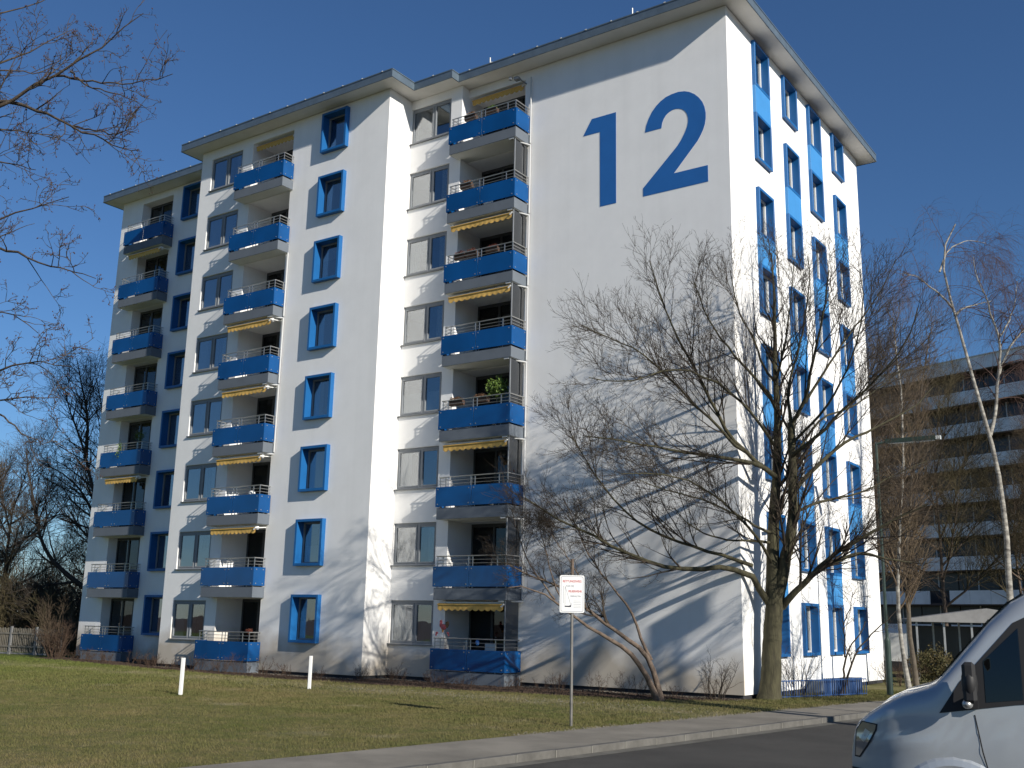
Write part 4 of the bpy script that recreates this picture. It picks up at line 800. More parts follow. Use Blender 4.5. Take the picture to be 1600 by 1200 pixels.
# left background: grove beyond the fence
grove = [(-47, 4, 13.5, 4.6, 'tan-twigged tree just beyond the wooden fence', 'tantwig', .2), (-56, 6, 15.5, 5.0, 'tall pale-brown tree at the far left edge beyond the fence', 'tantwig', .22), (-51, 14, 15, 4.6, 'grey-brown tree between the fence and the far grove', 'olivetwig', .2),
         (-60, 20, 16, 5.5, 'tree in the second row of the grove, left part', 'tantwig', .22), (-46, 22, 14, 5, 'tree in the second row of the grove nearest the house', 'olivetwig', .2), (-68, 12, 17, 5.5, 'outermost tree of the grove at the left', 'tantwig', .24)]
for x, y, h, sp, lb, mtw, r0 in grove: bare_tree('bare_tree', (x, y, G), h * .8, sp, lb, M_['darktwig'], M_[mtw], 3200, r0, 'grove beyond the wooden fence', up=.4, rm=.009, nl=14, fork=.2)
def bush(name, base, h, wd, n, label, m, group=None, r=.012, up=.75, cat='shrub', rm=.004, lv=None):
    base = np.array(base, float); a = rng.uniform(0, 6.28, n); rr = wd * .22 * np.sqrt(rng.uniform(0, 1, n)); b0 = base + np.stack([np.cos(a) * rr, np.sin(a) * rr, np.zeros(n)], 1)
    d = np.stack([np.cos(a) * rng.uniform(.1, .9, n) * wd / h * .8, np.sin(a) * rng.uniform(.1, .9, n) * wd / h * .8, np.ones(n)], 1); d /= np.linalg.norm(d, axis=1, keepdims=True)
    m_ = 7; P = np.zeros((n, m_, 3)); P[:, 0] = b0; st = h * rng.uniform(.55, 1.05, n) / (m_ - 1)
    for i in range(1, m_): P[:, i] = P[:, i - 1] + d * st[:, None]; d = d + rng.normal(0, .12, (n, 3)); d /= np.linalg.norm(d, axis=1, keepdims=True)
    Rd = np.repeat(np.linspace(r, r * .3, m_)[None], n, 0); out = [(P, Rd, 4)]; cur = (P, Rd)
    for k_, (c, l_) in enumerate(lv or ((5, .38), (4, .22))):
        cur = children(*cur, n=n * c ** (k_ + 1) if not lv else n * c, L=h * l_, ang=(25, 60), m=4, rf=.7, up=.3, wig=.2, rmin=rm * (.9 ** k_)); out.append((*cur, 3))
    o = link(name, None, None) if False else None
    Vs, Fs, k = [], [], 0
    for p_, r_, s_ in localise(out, base): V, F = tubes(p_, r_, s_); Vs.append(V); Fs.append(F + k); k += len(V)
    o = link(name, npmesh(name, np.concatenate(Vs), np.concatenate(Fs)), m, None, tuple(base)); tag(o, label, cat, group); return o
bush('bare_bush', (-.55, -.75, G), 1.35, 1.0, 12, 'small dark bare bush at the foot of the wall near the house corner', M_['darktwig'], r=.014)
bush('bare_bush', (.55, 2.9, G), 1.6, 1.2, 14, 'thin bare bush in front of the side wall behind the big tree trunk', M_['darktwig'], r=.012)
bush('bare_bush', (1.1, 12.5, G), 1.3, 2.2, 26, 'brown rambling bush at the far end of the side wall', M_['reed'], r=.01)
bush('bare_bush', (-33.9, -.6, G), 1.7, 1.5, 34, 'reddish brown shrub against the left end of the house', M_['reed'], r=.016, rm=.006)
bush('bare_bush', (-35.2, .2, G), 2.6, 2.0, 40, 'brown leafless shrub between the fence end and the house', M_['tantwig'], r=.018, rm=.007)
hs = [(-38.5, 3.0, 3.2, 3.6), (-41, 4.0, 4.6, 4.2), (-44, 3.0, 5.2, 4.6), (-47, 5.5, 4.4, 5.0), (-50.5, 3.5, 5.0, 4.8), (-54, 6, 4.6, 5), (-37.5, 8, 4.2, 4.4), (-43, 9, 4.6, 5)]
hl = ['nearest the left end of the house', 'second from the house, dense and dark', 'dark and widest, behind the middle of the fence', 'dark one left of the widest', 'one toward the left edge of the view', 'outermost one at the left edge', 'olive one set back behind the house end', 'olive one set back behind the middle of the fence']
for i, (x, y, h, wd) in enumerate(hs):
    bush('thicket_shrub', (x, y, G), h, wd, 110, 'tangled thicket shrub beyond the fence, ' + hl[i], M_['darktwig' if i in (1, 3) else 'olivetwig'], 'thicket beyond the fence', r=.022, rm=.010)
# low twiggy plants in the bed
bp = [x for x in np.arange(-32.6, -.8, .62)]
sec = [(-25, 'the leftmost section'), (-22, 'the wide windows of the middle section'), (-18.5, 'the middle balcony'), (-16, 'the blue ground-floor window'), (-13.2, 'the blank end of the middle section'),
       (-11, 'the recessed ground-floor window'), (-8, 'the right ground-floor balcony'), (9, 'the wall with the 12')]
bag = {}
for i, x in enumerate(bp):
    x = x + rng.uniform(-.25, .25); yo = float(np.interp(x, ox, oy)); yi = float(wally(np.array(x)))
    if -1.9 > x > -2.6 or yi - yo < .7: continue
    bag.setdefault(next(n_ for c_, n_ in sec if x < c_), []).append((x, yo + .35 + rng.uniform(0, .5) * (yi - yo - .7)))
ordn = ['leftmost', 'second', 'third', 'fourth', 'fifth', 'sixth', 'seventh', 'eighth', 'ninth', 'tenth', 'eleventh', 'twelfth', 'thirteenth', 'fourteenth']
for n_, L_ in bag.items():
    for j, (x, y) in enumerate(L_):
        w_ = ordn[j] + (' from left' if j else '') if j < len(L_) - 1 or j == 0 else 'rightmost'
        bush('low_shrub', (x, y, G), rng.uniform(.35, .75), .6, 9, 'low reddish twiggy shrub below ' + n_ + ', ' + w_, M_['reed'], 'low twiggy shrubs in the bed', r=.006, rm=.003)

# ============================================================ FENCE, POSTS, SIGN, LAMP, RAILING
fence = empty('wooden_fence', (-35.3, .55, G), 'weathered slatted wooden fence with pale posts left of the house', 'fence')
fm = MB()
for i in range(13): fm.box(.10 + i * .118, .10 + i * .118 + .05, -.012, .012, .12, 1.28 + .02 * math.sin(i * 2.3))
fm.box(0, 1.72, .012, .04, .35, .43).box(0, 1.72, .012, .04, .98, 1.06)
fmm = fm.mesh('slat'); fmm.materials.append(M_['wood'])
fp = MB().box(-.05, .05, -.04, .06, 0, 1.36).box(-.09, .09, -.08, .08, 0, .16).mesh('fence_post'); fp.materials.append(M_['postpale'])
fb = MB().box(.02, 1.70, -.02, .02, .02, .10).mesh('base_rail'); fb.materials.append(M_['postpale'])
fdir = Vector((-39.29 + 35.38, -.22 - .52, 0)).normalized(); fa = math.atan2(fdir.y, fdir.x)
fence.rotation_euler = (0, 0, fa)
for i in range(11):
    link('fence_post', fp, None, fence, (i * 1.72, 0, 0)); s_ = link('slat', fmm, None, fence, (i * 1.72, 0, 0)); s_['kind'] = 'stuff'; link('base_rail', fb, None, fence, (i * 1.72, 0, 0))
for (x, y, h, lb) in ((-11.45, -11.13, .97, 'white wooden marker post on the lawn, the left and taller of two'), (-11.11, -6.67, .97, 'white wooden marker post on the lawn, the right one of two, nearer the house')):
    o = MB().box(-.045, .045, -.04, .04, 0, h).build('marker_post', M_['white'], None, bevel=.008, loc=(x, y, G), rz=.4); tag(o, lb, 'post', 'white marker posts on the lawn')
sg = empty('fire_access_sign', (.54, -10.6, G), 'white fire brigade access sign with red lettering on a grey metal post', 'sign', rz=math.atan2(12.0, 19.7))
MB().tube((0, .04, -.1), (0, .04, 3.46), .032, n=10).build('post', M_['signpost'], sg, smooth=False)
MB().tube((0, .04, 3.13), (0, .04, 3.465), .036, n=10).build('post_top', M_['gnarl'], sg)
def rrect(w_, h_, r, n=5):
    o = []
    for cx_, cy_, a0 in ((w_ / 2 - r, h_ / 2 - r, 0), (-w_ / 2 + r, h_ / 2 - r, 90), (-w_ / 2 + r, -h_ / 2 + r, 180), (w_ / 2 - r, -h_ / 2 + r, 270)):
        for i in range(n + 1): a = R(a0 + 90 * i / n); o.append((cx_ + r * math.cos(a), cy_ + r * math.sin(a)))
    return o
PZ = 2.72; pw_, ph_ = .53, .79
MB().prism([(a, b + PZ) for a, b in rrect(pw_, ph_, .04)], 'y', -.004, .0).build('plate', M_['white'], sg)
bl = MB(); out_ = rrect(pw_ - .05, ph_ - .05, .03); in_ = rrect(pw_ - .066, ph_ - .066, .025)
for i in range(len(out_)):
    j = (i + 1) % len(out_); bl.quad((out_[i][0], -.0055, out_[i][1] + PZ), (out_[j][0], -.0055, out_[j][1] + PZ), (in_[j][0], -.0055, in_[j][1] + PZ), (in_[i][0], -.0055, in_[i][1] + PZ))
bl.build('border_line', M_['grey'], sg, fix=False)
def text(body, size, x, z, m, parent, align='CENTER', y=-.006, sx=1.0, bold=.0):
    c = bpy.data.curves.new('lettering', 'FONT'); c.body = body; c.size = size; c.align_x = align; c.offset = bold
    t = bpy.data.objects.new('lettering_source', c); COL.objects.link(t)
    bpy.context.view_layer.update(); dg = bpy.context.evaluated_depsgraph_get(); me = bpy.data.meshes.new_from_object(t.evaluated_get(dg)); bpy.data.objects.remove(t)
    me.name = 'lettering'; me.transform(Matrix.Translation((x, y, z)) @ Matrix.Rotation(math.pi / 2, 4, 'X') @ Matrix.Diagonal((sx, 1, 1, 1)))
    me.materials.clear(); return link('lettering', me, m, parent)
text('RETTUNGSWEG', .068, .0, PZ + .245, M_['red'], sg, sx=.82, bold=.0015); text('FÜR DIE', .060, -.045, PZ + .145, M_['grey'], sg, sx=.8); text('FEUERWEHR', .062, .065, PZ + .035, M_['red'], sg, sx=.82, bold=.0015); text('FREIHALTEN', .050, .075, PZ - .065, M_['grey'], sg, sx=.8)
dgm = MB()
for a, b in (((-.15, .16), (-.15, -.25)), ((-.15, .16), (-.02, -.25)), ((-.185, .17), (-.185, -.2)), ((-.02, -.25), (0.0, -.18))):
    dx, dz = b[0] - a[0], b[1] - a[1]; L = math.hypot(dx, dz); nx, nz = -dz / L * .0025, dx / L * .0025
    dgm.quad((a[0] - nx, -.0062, a[1] - nz + PZ), (b[0] - nx, -.0062, b[1] - nz + PZ), (b[0] + nx, -.0062, b[1] + nz + PZ), (a[0] + nx, -.0062, a[1] + nz + PZ))
for i in range(5): dgm.quad((.03, -.0062, PZ - .15 - i * .035), (.19, -.0062, PZ - .15 - i * .035), (.19, -.0062, PZ - .145 - i * .035), (.03, -.0062, PZ - .145 - i * .035))
dgm.build('ladder_diagram', M_['grey'], sg, fix=False)
MB().prism([(-.155, PZ - .275), (-.02, PZ - .275), (-.02, PZ - .245), (-.04, PZ - .235), (-.06, PZ - .25), (-.155, PZ - .25)], 'y', -.0068, -.0045).build('truck_symbol', M_['black'], sg)
lp = empty('street_lamp', (2.46, 6.28, G), 'dark green street lamp with a long horizontal luminaire beyond the big tree', 'lamp')
MB().tube((0, 0, -.2), (0, 0, 1.75), .105, .10, n=14).tube((0, 0, 1.75), (0, 0, 1.85), .10, .055, n=14).build('pole_base', M_['lamp'], lp)
MB().tube((0, 0, 1.8), (0, 0, 8.35), .055, .042, n=12).build('pole', M_['lamp'], lp)
MB().tube((-.02, 0, 8.33), (.35, .1, 8.42), .04, .035, n=8).box(.3, 1.95, .03, .23, 8.36, 8.50).build('luminaire', M_['lamp'], lp, bevel=.0)
MB().box(1.952, 2.10, .05, .21, 8.37, 8.49).box(.4, 1.9, .06, .2, 8.335, 8.357).build('lens', M_['lamplens'], lp)
rl = empty('blue_railing', (.62, 1.35, G), 'low blue metal railing at the foot of the side wall', 'railing')
d_ = Vector((1.28, 4.25, 0)); L = d_.length; rl.rotation_euler = (0, 0, math.atan2(d_.y, d_.x))
hz = lambda t: .52
MB().tube((0, 0, .52), (L, 0, .52), .018, n=6).tube((0, 0, .06), (L, 0, .06), .014, n=6).build('rail', M_['railblue'], rl)
nb = 36
bar = MB().box(-.009, .009, -.009, .009, 0, .52).mesh('bar'); bar.materials.append(M_['railblue'])
for i in range(nb + 1): link('bar', bar, None, rl, (L * i / nb, 0, 0))
fl = MB().box(-.03, .03, -.01, .01, 0, .56).mesh('flat_bar'); fl.materials.append(M_['railblue'])
for i in range(20): link('flat_bar', fl, None, rl, (L * .55 + i * L * .45 / 19, .18 if i < 20 else 0, 0))
# cellar stair upstand behind it
MB().box(0.02, .55, 5.2, 9.5, G - .05, G + .38).build('cellar_light_well', M_['slab'], None)
tag(bpy.data.objects['cellar_light_well'], 'low grey concrete cellar light well against the side wall', 'light well')
# tall board on a mast outside the view: its shadow lies on the wall
mb_ = empty('tall_signboard', (11.2, -3.55, G), 'large board on a tall mast beside the road, to the right outside the photograph', 'signboard')
MB().tube((0, 0, 0), (0, 0, 8.4), .06, .045, n=12).build('mast', M_['lamp'], mb_); MB().box(-.04, .04, -.29, .29, 8.35, 9.2).build('board', M_['postpale'], mb_, bevel=.01)
bare_tree('bare_tree', (13.9, -6.95, G - .1), 15.5, 2.7, 'bare street tree on the far side of the road, right of the view', M_['bark'], M_['twig'], 900, .36, nl=11, fork=.45, lean=(.4, 2.2))
bare_tree('bare_tree', (16.5, -.2, G - .1), 12.5, 4.0, 'second bare street tree across the road, beyond the first', M_['bark'], M_['twig'], 800, .20, nl=12, fork=.25)

# ============================================================ THINGS ON THE BALCONIES
def leafblob(name, base, n, rad, leaf, m, label, cat, group=None, hz=1.0, stem=True):
    c = np.array(base, float); q = rng.normal(0, 1, (n, 3)); q /= np.linalg.norm(q, axis=1, keepdims=True); rr = rng.uniform(.25, 1, n)[:, None] ** .6
    lump = 1 + .3 * np.sin(q[:, :1] * 5 + 1) * np.cos(q[:, 1:2] * 4)
    p = q * rr * rad * lump * np.array([1, 1, hz]); a = rng.normal(0, 1, (n, 3)); a /= np.linalg.norm(a, axis=1, keepdims=True); b = np.cross(a, rng.normal(0, 1, (n, 3))); b /= np.linalg.norm(b, axis=1, keepdims=True)
    s = leaf * rng.uniform(.6, 1.3, (n, 1)); V = np.stack([p - a * s, p + b * s * .35, p + a * s, p - b * s * .35], 1).reshape(-1, 3)
    o = link(name, npmesh(name, V, np.arange(n * 4).reshape(-1, 4)), m, None, tuple(c)); return tag(o, label, cat, group)
def zf(k): return LZ0 - k * H
def flowerbox(x, y, k, w_, m, label, h_=.12, n=260):
    z = zf(k) + .92; t = empty('flower_box', (x, y, z), label, 'flower box', 'flower boxes on the balcony railings')
    MB().prism([(-.09, 0), (.09, 0), (.12, .17), (-.12, .17)], 'x', -w_ / 2, w_ / 2).build('box', M_['terracotta'], t)
    o = leafblob('plants', (0, 0, .24), n, .16, .035, m, None, None, hz=.7); del_ = o; o.parent = t; o.location = (0, 0, .22); o.scale = (w_ / .34, .75, 1)
    for key in ('label', 'category', 'group'):
        if key in o: del o[key]
    return t
for x, k, m, lb in ((-10.45, 4, 'heather', 'brown planter of dry orange heather, left of two on the fifth balcony from top'), (-9.35, 4, 'heather', 'brown planter of dry orange heather, the middle of the fifth balcony from the top'),
                    (-10.5, 2, 'redheather', 'planter of red-brown heather, left one on the third balcony from the top'), (-9.95, 2, 'redheather', 'planter of red-brown heather, second from left on third balcony from top'), (-9.0, 2, 'redheather', 'planter of red-brown heather, right one on the third balcony from the top'),
                    (-10.3, 1, 'heather', 'dark planter with dry stalks behind the railing, second balcony from the top'), (-10.2, 0, 'heather', 'dark planter with withered stalks on the topmost balcony, left'), (-9.2, 0, 'leaf', 'dark planter with green tufts on the topmost balcony, right')):
    flowerbox(x, -.95 + .19, k, .62 if k == 4 else .5, M_[m], lb)
leafblob('potted_shrub', (-8.75, -.55, zf(4) + 1.42), 900, .42, .06, M_['leaf'], 'lush green potted shrub on the fifth balcony from the top', 'plant', hz=1.0)
leafblob('trailing_plant', (-30.6, -.62, zf(4) + .78), 260, .13, .035, M_['leaf'], 'green plant trailing over the blue glass of a left balcony', 'plant', hz=3.6)
leafblob('potted_shrub', (-30.0, .0, zf(4) + 1.55), 220, .26, .05, M_['leaf'], 'pale green pot plant in the loggia above the trailing plant', 'plant')
leafblob('potted_flower', (-18.98, YB - .42, zf(7) + 1.16), 160, .14, .035, M_['redheather'], 'small pot of red plants on the railing of the lowest middle balcony', 'plant', hz=.6)
leafblob('potted_flower', (-8.15, -.55, zf(5) + 1.2), 160, .14, .035, M_['redheather'], 'red flowers on the railing corner of the sixth balcony from the top', 'plant', hz=1.4)
# wind-spinner rooster on the ground-floor railing
rs = empty('rooster_ornament', (-10.72, -.80, zf(7) + 1.05), 'red and orange rooster ornament on the railing of the ground-floor balcony', 'ornament')
def blobm(parts, name, m, parent):
    bm = bmesh.new()
    for c, r in parts: bmesh.ops.create_uvsphere(bm, u_segments=12, v_segments=8, radius=1, matrix=Matrix.Translation(c) @ Matrix.Diagonal((*r, 1)))
    me = bpy.data.meshes.new(name); bm.to_mesh(me); bm.free(); me.polygons.foreach_set('use_smooth', [True] * len(me.polygons)); return link(name, me, m, parent)
MB().tube((0, 0, -.25), (0, 0, .28), .010, n=6).build('rod', M_['white'], rs)
blobm([((.05, 0, .42), (.13, .05, .10)), ((-.07, 0, .50), (.06, .045, .10))], 'body', M_['red'], rs)
MB().prism([(.10, .40), (.22, .40), (.28, .52), (.24, .62), (.16, .60), (.12, .50)], 'y', -.02, .02).build('tail', M_['heather'], rs)
MB().prism([(-.13, .58), (-.10, .66), (-.07, .62), (-.04, .67), (-.02, .57)], 'y', -.015, .015).build('comb', M_['red'], rs)
MB().prism([(-.02, .34), (.06, .34), (.03, .24), (.01, .24)], 'y', -.02, .02).build('feet', M_['yellow'], rs)
for sx_, nm in ((-.24, 'left'), (.24, 'right')):
    blobm([((sx_, 0, .22), (.055, .02, .04)), ((sx_ * 1.15, 0, .16), (.03, .02, .05))], 'hanging_heart', M_['red'], rs)
# chairs and small items in loggias
def chair(x, y, k, m, label):
    t = empty('balcony_chair', (x, y, zf(k)), label, 'chair')
    MB().box(-.24, .24, -.24, .24, .42, .46).build('seat', m, t, bevel=.01); MB().box(-.24, .24, .22, .26, .46, .95).build('backrest', m, t, bevel=.01)
    for a in (-.21, .21):
        for b in (-.21, .21): MB().box(a - .018, a + .018, b - .018, b + .018, 0, .42).build('leg', m, t)
chair(-9.6, .3, 7, M_['white'], 'white plastic chair on the ground-floor balcony'); chair(-10.3, .4, 1, M_['white'], 'white plastic chair on the second balcony from the top')
tag(blobm([((-9.3, -.65, zf(7) + .98), (.07, .07, .10))], 'blue_bucket', M_['bluecan'], None), 'small blue pot behind the railing of the ground-floor balcony', 'pot')
tag(blobm([((-19.5, YB - .3, zf(5) + .84), (.14, .14, .10))], 'white_bowl', M_['white'], None), 'white bowl behind the railing of a middle balcony', 'bowl')

# ============================================================ FAR RIGHT: LONG BUILDING, SHELTER, HEDGE
A0 = Vector((-24.1, 70.8, 0)); A1 = Vector((8.5, 58.6, 0)); dv = (A1 - A0); LB = dv.length; ab = math.atan2(dv.y, dv.x)
far = empty('long_building', (A0.x, A0.y, G), 'long grey multi-storey building with pale balcony bands behind the bare trees', 'building', rz=ab)
MB().box(0, LB, 1.6, 14, 0, 24.97).build('wall', M_['farwall'], far)
MB().box(-.3, LB + .3, -.12, 14.3, 24.98, 25.06).build('roof', M_['parapet'], far)
bw = 1.86; nbay = int(LB / bw); hs_ = 2.80
pp = MB().box(.012, bw - .012, 0, .12, 0, 1.12).mesh('parapet_panel'); pp.materials.append(M_['parapet'])
wn = MB().box(0.05, bw - .05, 1.52, 1.60, 0, 1.62).mesh('window'); wn.materials.append(M_['farglass'])
fr_ = MB().box(-.04, .05, 1.45, 1.62, 0, 1.68).mesh('mullion'); fr_.materials.append(M_['whiteframe'])
for k in range(9):
    zb = 23.85 - k * hs_
    MB().box(0, LB, .12, 1.6, zb - .10, zb + .10).build('floor_slab', M_['farwall'], far)
    for i in range(nbay):
        if not (k > 6 and i % 5 == 3): link('parapet_panel', pp, None, far, (i * bw, .05 * ((i // 4 + k) % 2), zb))
        if k < 8: link('window', wn, None, far, (i * bw, 0, zb - hs_ + 1.1 + .05))
        if k < 8 and i % 2 == 0: link('mullion', fr_, None, far, (i * bw, 0, zb - hs_ + 1.1 + .05))
sh = empty('flat_shelter', (.6, 17.6, G), 'low white-framed glazed shelter with a flat pitched roof right of the slim trees', 'shelter', rz=R(22))
MB().prism([(-.3, 2.45), (5.9, 2.45), (5.9, 2.58), (2.8, 3.05), (-.3, 2.58)], 'y', -.3, 3.2).build('roof', M_['shelterroof'], sh)
for i in range(6):
    for y_ in (0, 2.9): MB().box(i * 1.1 - .04, i * 1.1 + .04, y_ - .04, y_ + .04, 0, 2.449).build('post', M_['steel'], sh)
for i in range(5): MB().box(i * 1.1 + .045, i * 1.1 + 1.055, 2.88, 2.92, .3, 2.3).build('pane', M_['farglass'], sh)
for i in (3, 4): MB().box(i * 1.1 + .045, i * 1.1 + 1.055, -.015, .015, .1, 1.3).build('side_panel', M_['farwall'], sh)
wl = MB().box(-9.5, 1.5, 36, 36.3, G, G + 1.9).build('low_white_wall', M_['white'], None); tag(wl, 'low white wall panels seen between the slim trunks under the long building', 'wall')
hd = MB().box(-10, 10, 27.0, 27.3, G, G + .5).build('garden_wall', M_['plinth'], None); tag(hd, 'low dark garden wall in front of the long building', 'wall')
leafblob('shelter_hedge', (1.7, 15.6, G + .7), 2600, .95, .07, M_['hedge'], 'brown-green rounded hedge in front of the shelter', 'hedge', hz=.8)
leafblob('shelter_hedge', (-2.6, 20.0, G + .3), 1500, .7, .07, M_['hedge'], 'low dry hedge behind the slim trees, left of the shelter', 'hedge', hz=.6)
# pale houses half hidden beyond the left grove
for x, y, w_, h_, lb in ((-78, 42, 13, 5.5, 'pale low house glimpsed through the thicket at the far left'), (-62, 52, 10, 6.5, 'pale gabled house glimpsed through the twigs left of the block')):
    t = empty('distant_house', (x, y, G), lb, 'house', rz=.5)
    MB().box(-w_ / 2, w_ / 2, -4, 4, 0, h_).build('wall', M_['parapet'], t)
    MB().prism([(-4.3, h_), (4.3, h_), (0, h_ + 2.6)], 'x', -w_ / 2 - .3, w_ / 2 + .3).build('roof', M_['farwall'], t)
    for i in range(4): MB().box(-w_ / 2 + 1.2 + i * w_ / 4.4, -w_ / 2 + 2.2 + i * w_ / 4.4, -4.03, -3.98, 1, 2.3).build('window', M_['farglass'], t)
# far tree belts that close the horizon
def belt(n, c0, c1, h, label, m, seedw=6):
    t = rng.uniform(0, 1, n); c0 = np.array(c0, float); c1 = np.array(c1, float); p = c0 + (c1 - c0) * t[:, None]; p = p + rng.normal(0, seedw, (n, 2)) * [.3, 1]
    zt_ = h * (.75 + .25 * np.sin(t * 21) * np.sin(t * 8 + 1)) * rng.uniform(.5, 1, n); m_ = 5; P = np.zeros((n, m_, 3)); P[:, 0, :2] = p; P[:, 0, 2] = G; d = np.column_stack([rng.normal(0, .25, (n, 2)), np.ones(n)])
    for i in range(1, m_): P[:, i] = P[:, i - 1] + d * (zt_ / 4)[:, None]; d = d + np.column_stack([rng.normal(0, .2, (n, 2)), np.zeros(n)])
    Rd = np.repeat(np.linspace(.09, .02, m_)[None], n, 0); a = children(P, Rd, n * 9, h * .28, (25, 65), 4, .5, tmin=.1, up=.3, wig=.2, rmin=.018); b = children(*a, n * 24, h * .13, (25, 65), 3, .7, tmin=.1, up=.2, wig=.2, rmin=.014)
    o = tube_obj('distant_wood', [(P, Rd, 4), (*a, 3), (*b, 3)], m, None, False); tag(o, label, 'woodland', kind='stuff')
belt(230, (-130, 45), (-50, 75), 13, 'distant leafless wood behind the grove at the left', M_['tantwig'])
belt(90, (-75, 22), (-48, 30), 8, 'olive brushwood behind the fence at the left', M_['olivetwig'], 3)

# ============================================================ THE VAN
RZ = G - .10
nose = Vector((8.86, -18.2, RZ + .09)); hd_ = Vector((-.985, -.17, 0)).normalized()
van = empty('delivery_van', tuple(nose), 'silver grey delivery van entering the picture at the lower right, seen from its left side', 'van')
van.rotation_euler = (0, 0, math.atan2(hd_.y, hd_.x))       # local +x = forward, nose at x=0, left side +y
LV_, WV = 5.9, .985
tops = [(0.0, .93), (.03, 1.08), (.09, 1.19), (.21, 1.29), (.38, 1.40), (.56, 1.49), (.80, 1.57), (.88, 1.62), (1.13, 1.91), (1.41, 2.23), (1.62, 2.43), (1.80, 2.53), (2.0, 2.58), (2.6, 2.61), (4.5, 2.61), (5.6, 2.58), (5.8, 2.5), (5.9, 2.3)]
def top(s): return float(np.interp(s, *zip(*tops)))
def hwid(s, z):
    f = 1 - .42 * max(0, 1 - s / .85) ** 2.6; 
    if s > 5.6: f *= 1 - .08 * (s - 5.6) / .3
    g = 1 - .11 * max(0, (z - 1.25) / 1.35) ** 1.3 if z > 1.25 else 1 - .03 * max(0, (.8 - z) / .5)
    g += .018 * math.exp(-((z - 1.02) / .05) ** 2)
    return WV * f * g
def section(s):
    zt_ = top(s); zb = .36; r = .20 if s > 1.5 else .10 + .06 * min(1, s); pts = []
    nz = 14
    for i in range(nz): z = zb + (zt_ - r - zb) * i / (nz - 1); pts.append((hwid(s, z), z))
    w0 = hwid(s, zt_ - r)
    for i in range(1, 6): a = math.pi / 2 * i / 5; pts.append((w0 - r * (1 - math.cos(a)), zt_ - r + r * math.sin(a)))
    w1 = w0 - r; 
    for t in (.66, .33): pts.append((w1 * t, zt_ + .03 * (1 - t * t) * (1 if s > .3 else .3)))
    pts.append((0, zt_ + .03 * (1 if s > .3 else .3)))
    full = [(y, z) for y, z in pts] + [(-y, z) for y, z in reversed(pts[:-1])]
    return full
st = sorted(set([0, .02, .05, .09, .15, .21, .3, .38, .47, .56, .68, .80, .88, 1.0, 1.13, 1.27, 1.41, 1.52, 1.62, 1.71, 1.80, 1.9, 2.0, 2.3, 2.6, 3, 3.5, 4, 4.5, 5, 5.3, 5.6, 5.7, 5.8, 5.87, 5.9]))
bm = bmesh.new(); rings = []
for s in st: rings.append([bm.verts.new((-s, y, z)) for y, z in section(s)])
n = len(rings[0])
for a, b in zip(rings[:-1], rings[1:]):
    for i in range(n - 1): bm.faces.new((a[i], a[i + 1], b[i + 1], b[i]))
    bm.faces.new((a[n - 1], a[0], b[0], b[n - 1]))
bm.faces.new(rings[0]); bm.faces.new(list(reversed(rings[-1])))
bmesh.ops.recalc_face_normals(bm, faces=bm.faces)
me = bpy.data.meshes.new('body'); bm.to_mesh(me); bm.free()
tmp = bpy.data.objects.new('body_source', me); COL.objects.link(tmp)
cutters = []
for sx_ in (1.0, 4.66):
    cm_ = MB().tube((-sx_, -1.3, .36), (-sx_, 1.3, .36), .46, n=40).mesh('cutter'); c_ = bpy.data.objects.new('cutter', cm_); COL.objects.link(c_); cutters.append(c_)
    bo = tmp.modifiers.new('arch', 'BOOLEAN'); bo.object = c_; bo.operation = 'DIFFERENCE'; bo.solver = 'EXACT'
bpy.context.view_layer.update(); dg = bpy.context.evaluated_depsgraph_get(); bme = bpy.data.meshes.new_from_object(tmp.evaluated_get(dg)); bme.name = 'body'
for o_ in [tmp] + cutters: bpy.data.objects.remove(o_)
try: bme.shade_smooth()
except Exception: pass
bme.polygons.foreach_set('use_smooth', [True] * len(bme.polygons))
try: bme.set_sharp_from_angle(angle=R(32))
except Exception: pass
bme.materials.clear(); link('body', bme, M_['van'], van)
def side_patch(name, poly, m, off=.006, parent=van, sides=(1, -1), n=10, thick=.0):
    """a panel bounded by a polygon in (s, z), wrapped on to the van's side"""
    for sg_ in sides:
        bm = bmesh.new(); vs = [bm.verts.new((p[0], 0, p[1])) for p in poly]; f = bm.faces.new(vs); bmesh.ops.triangulate(bm, faces=[f])
        s0, s1 = min(p[0] for p in poly), max(p[0] for p in poly); z0, z1 = min(p[1] for p in poly), max(p[1] for p in poly)
        for i in range(1, n): 
            bmesh.ops.bisect_plane(bm, geom=bm.verts[:] + bm.edges[:] + bm.faces[:], plane_co=(s0 + (s1 - s0) * i / n, 0, 0), plane_no=(1, 0, 0))
            bmesh.ops.bisect_plane(bm, geom=bm.verts[:] + bm.edges[:] + bm.faces[:], plane_co=(0, 0, z0 + (z1 - z0) * i / n), plane_no=(0, 0, 1))
        for v in bm.verts: s, z = v.co.x, v.co.z; v.co = (-s, sg_ * (hwid(s, z) + off), z)
        bmesh.ops.recalc_face_normals(bm, faces=bm.faces); me = bpy.data.meshes.new(name); bm.to_mesh(me); bm.free()
        me.polygons.foreach_set('use_smooth', [True] * len(me.polygons)); link(name, me, m, parent)
def strip(name, pts, w_, m, off=.0025, sides=(1, -1)):
    for sg_ in sides:
        q = MB()
        for (a, b) in zip(pts[:-1], pts[1:]):
            d = Vector((b[0] - a[0], b[1] - a[1])).normalized(); nx, nz = -d.y * w_ / 2, d.x * w_ / 2
            P = lambda s, z: (-s, sg_ * (hwid(s, z) + off), z)
            q.quad(P(a[0] - nx, a[1] - nz), P(b[0] - nx, b[1] - nz), P(b[0] + nx, b[1] + nz), P(a[0] + nx, a[1] + nz))
        q.build(name, m, van, fix=False)
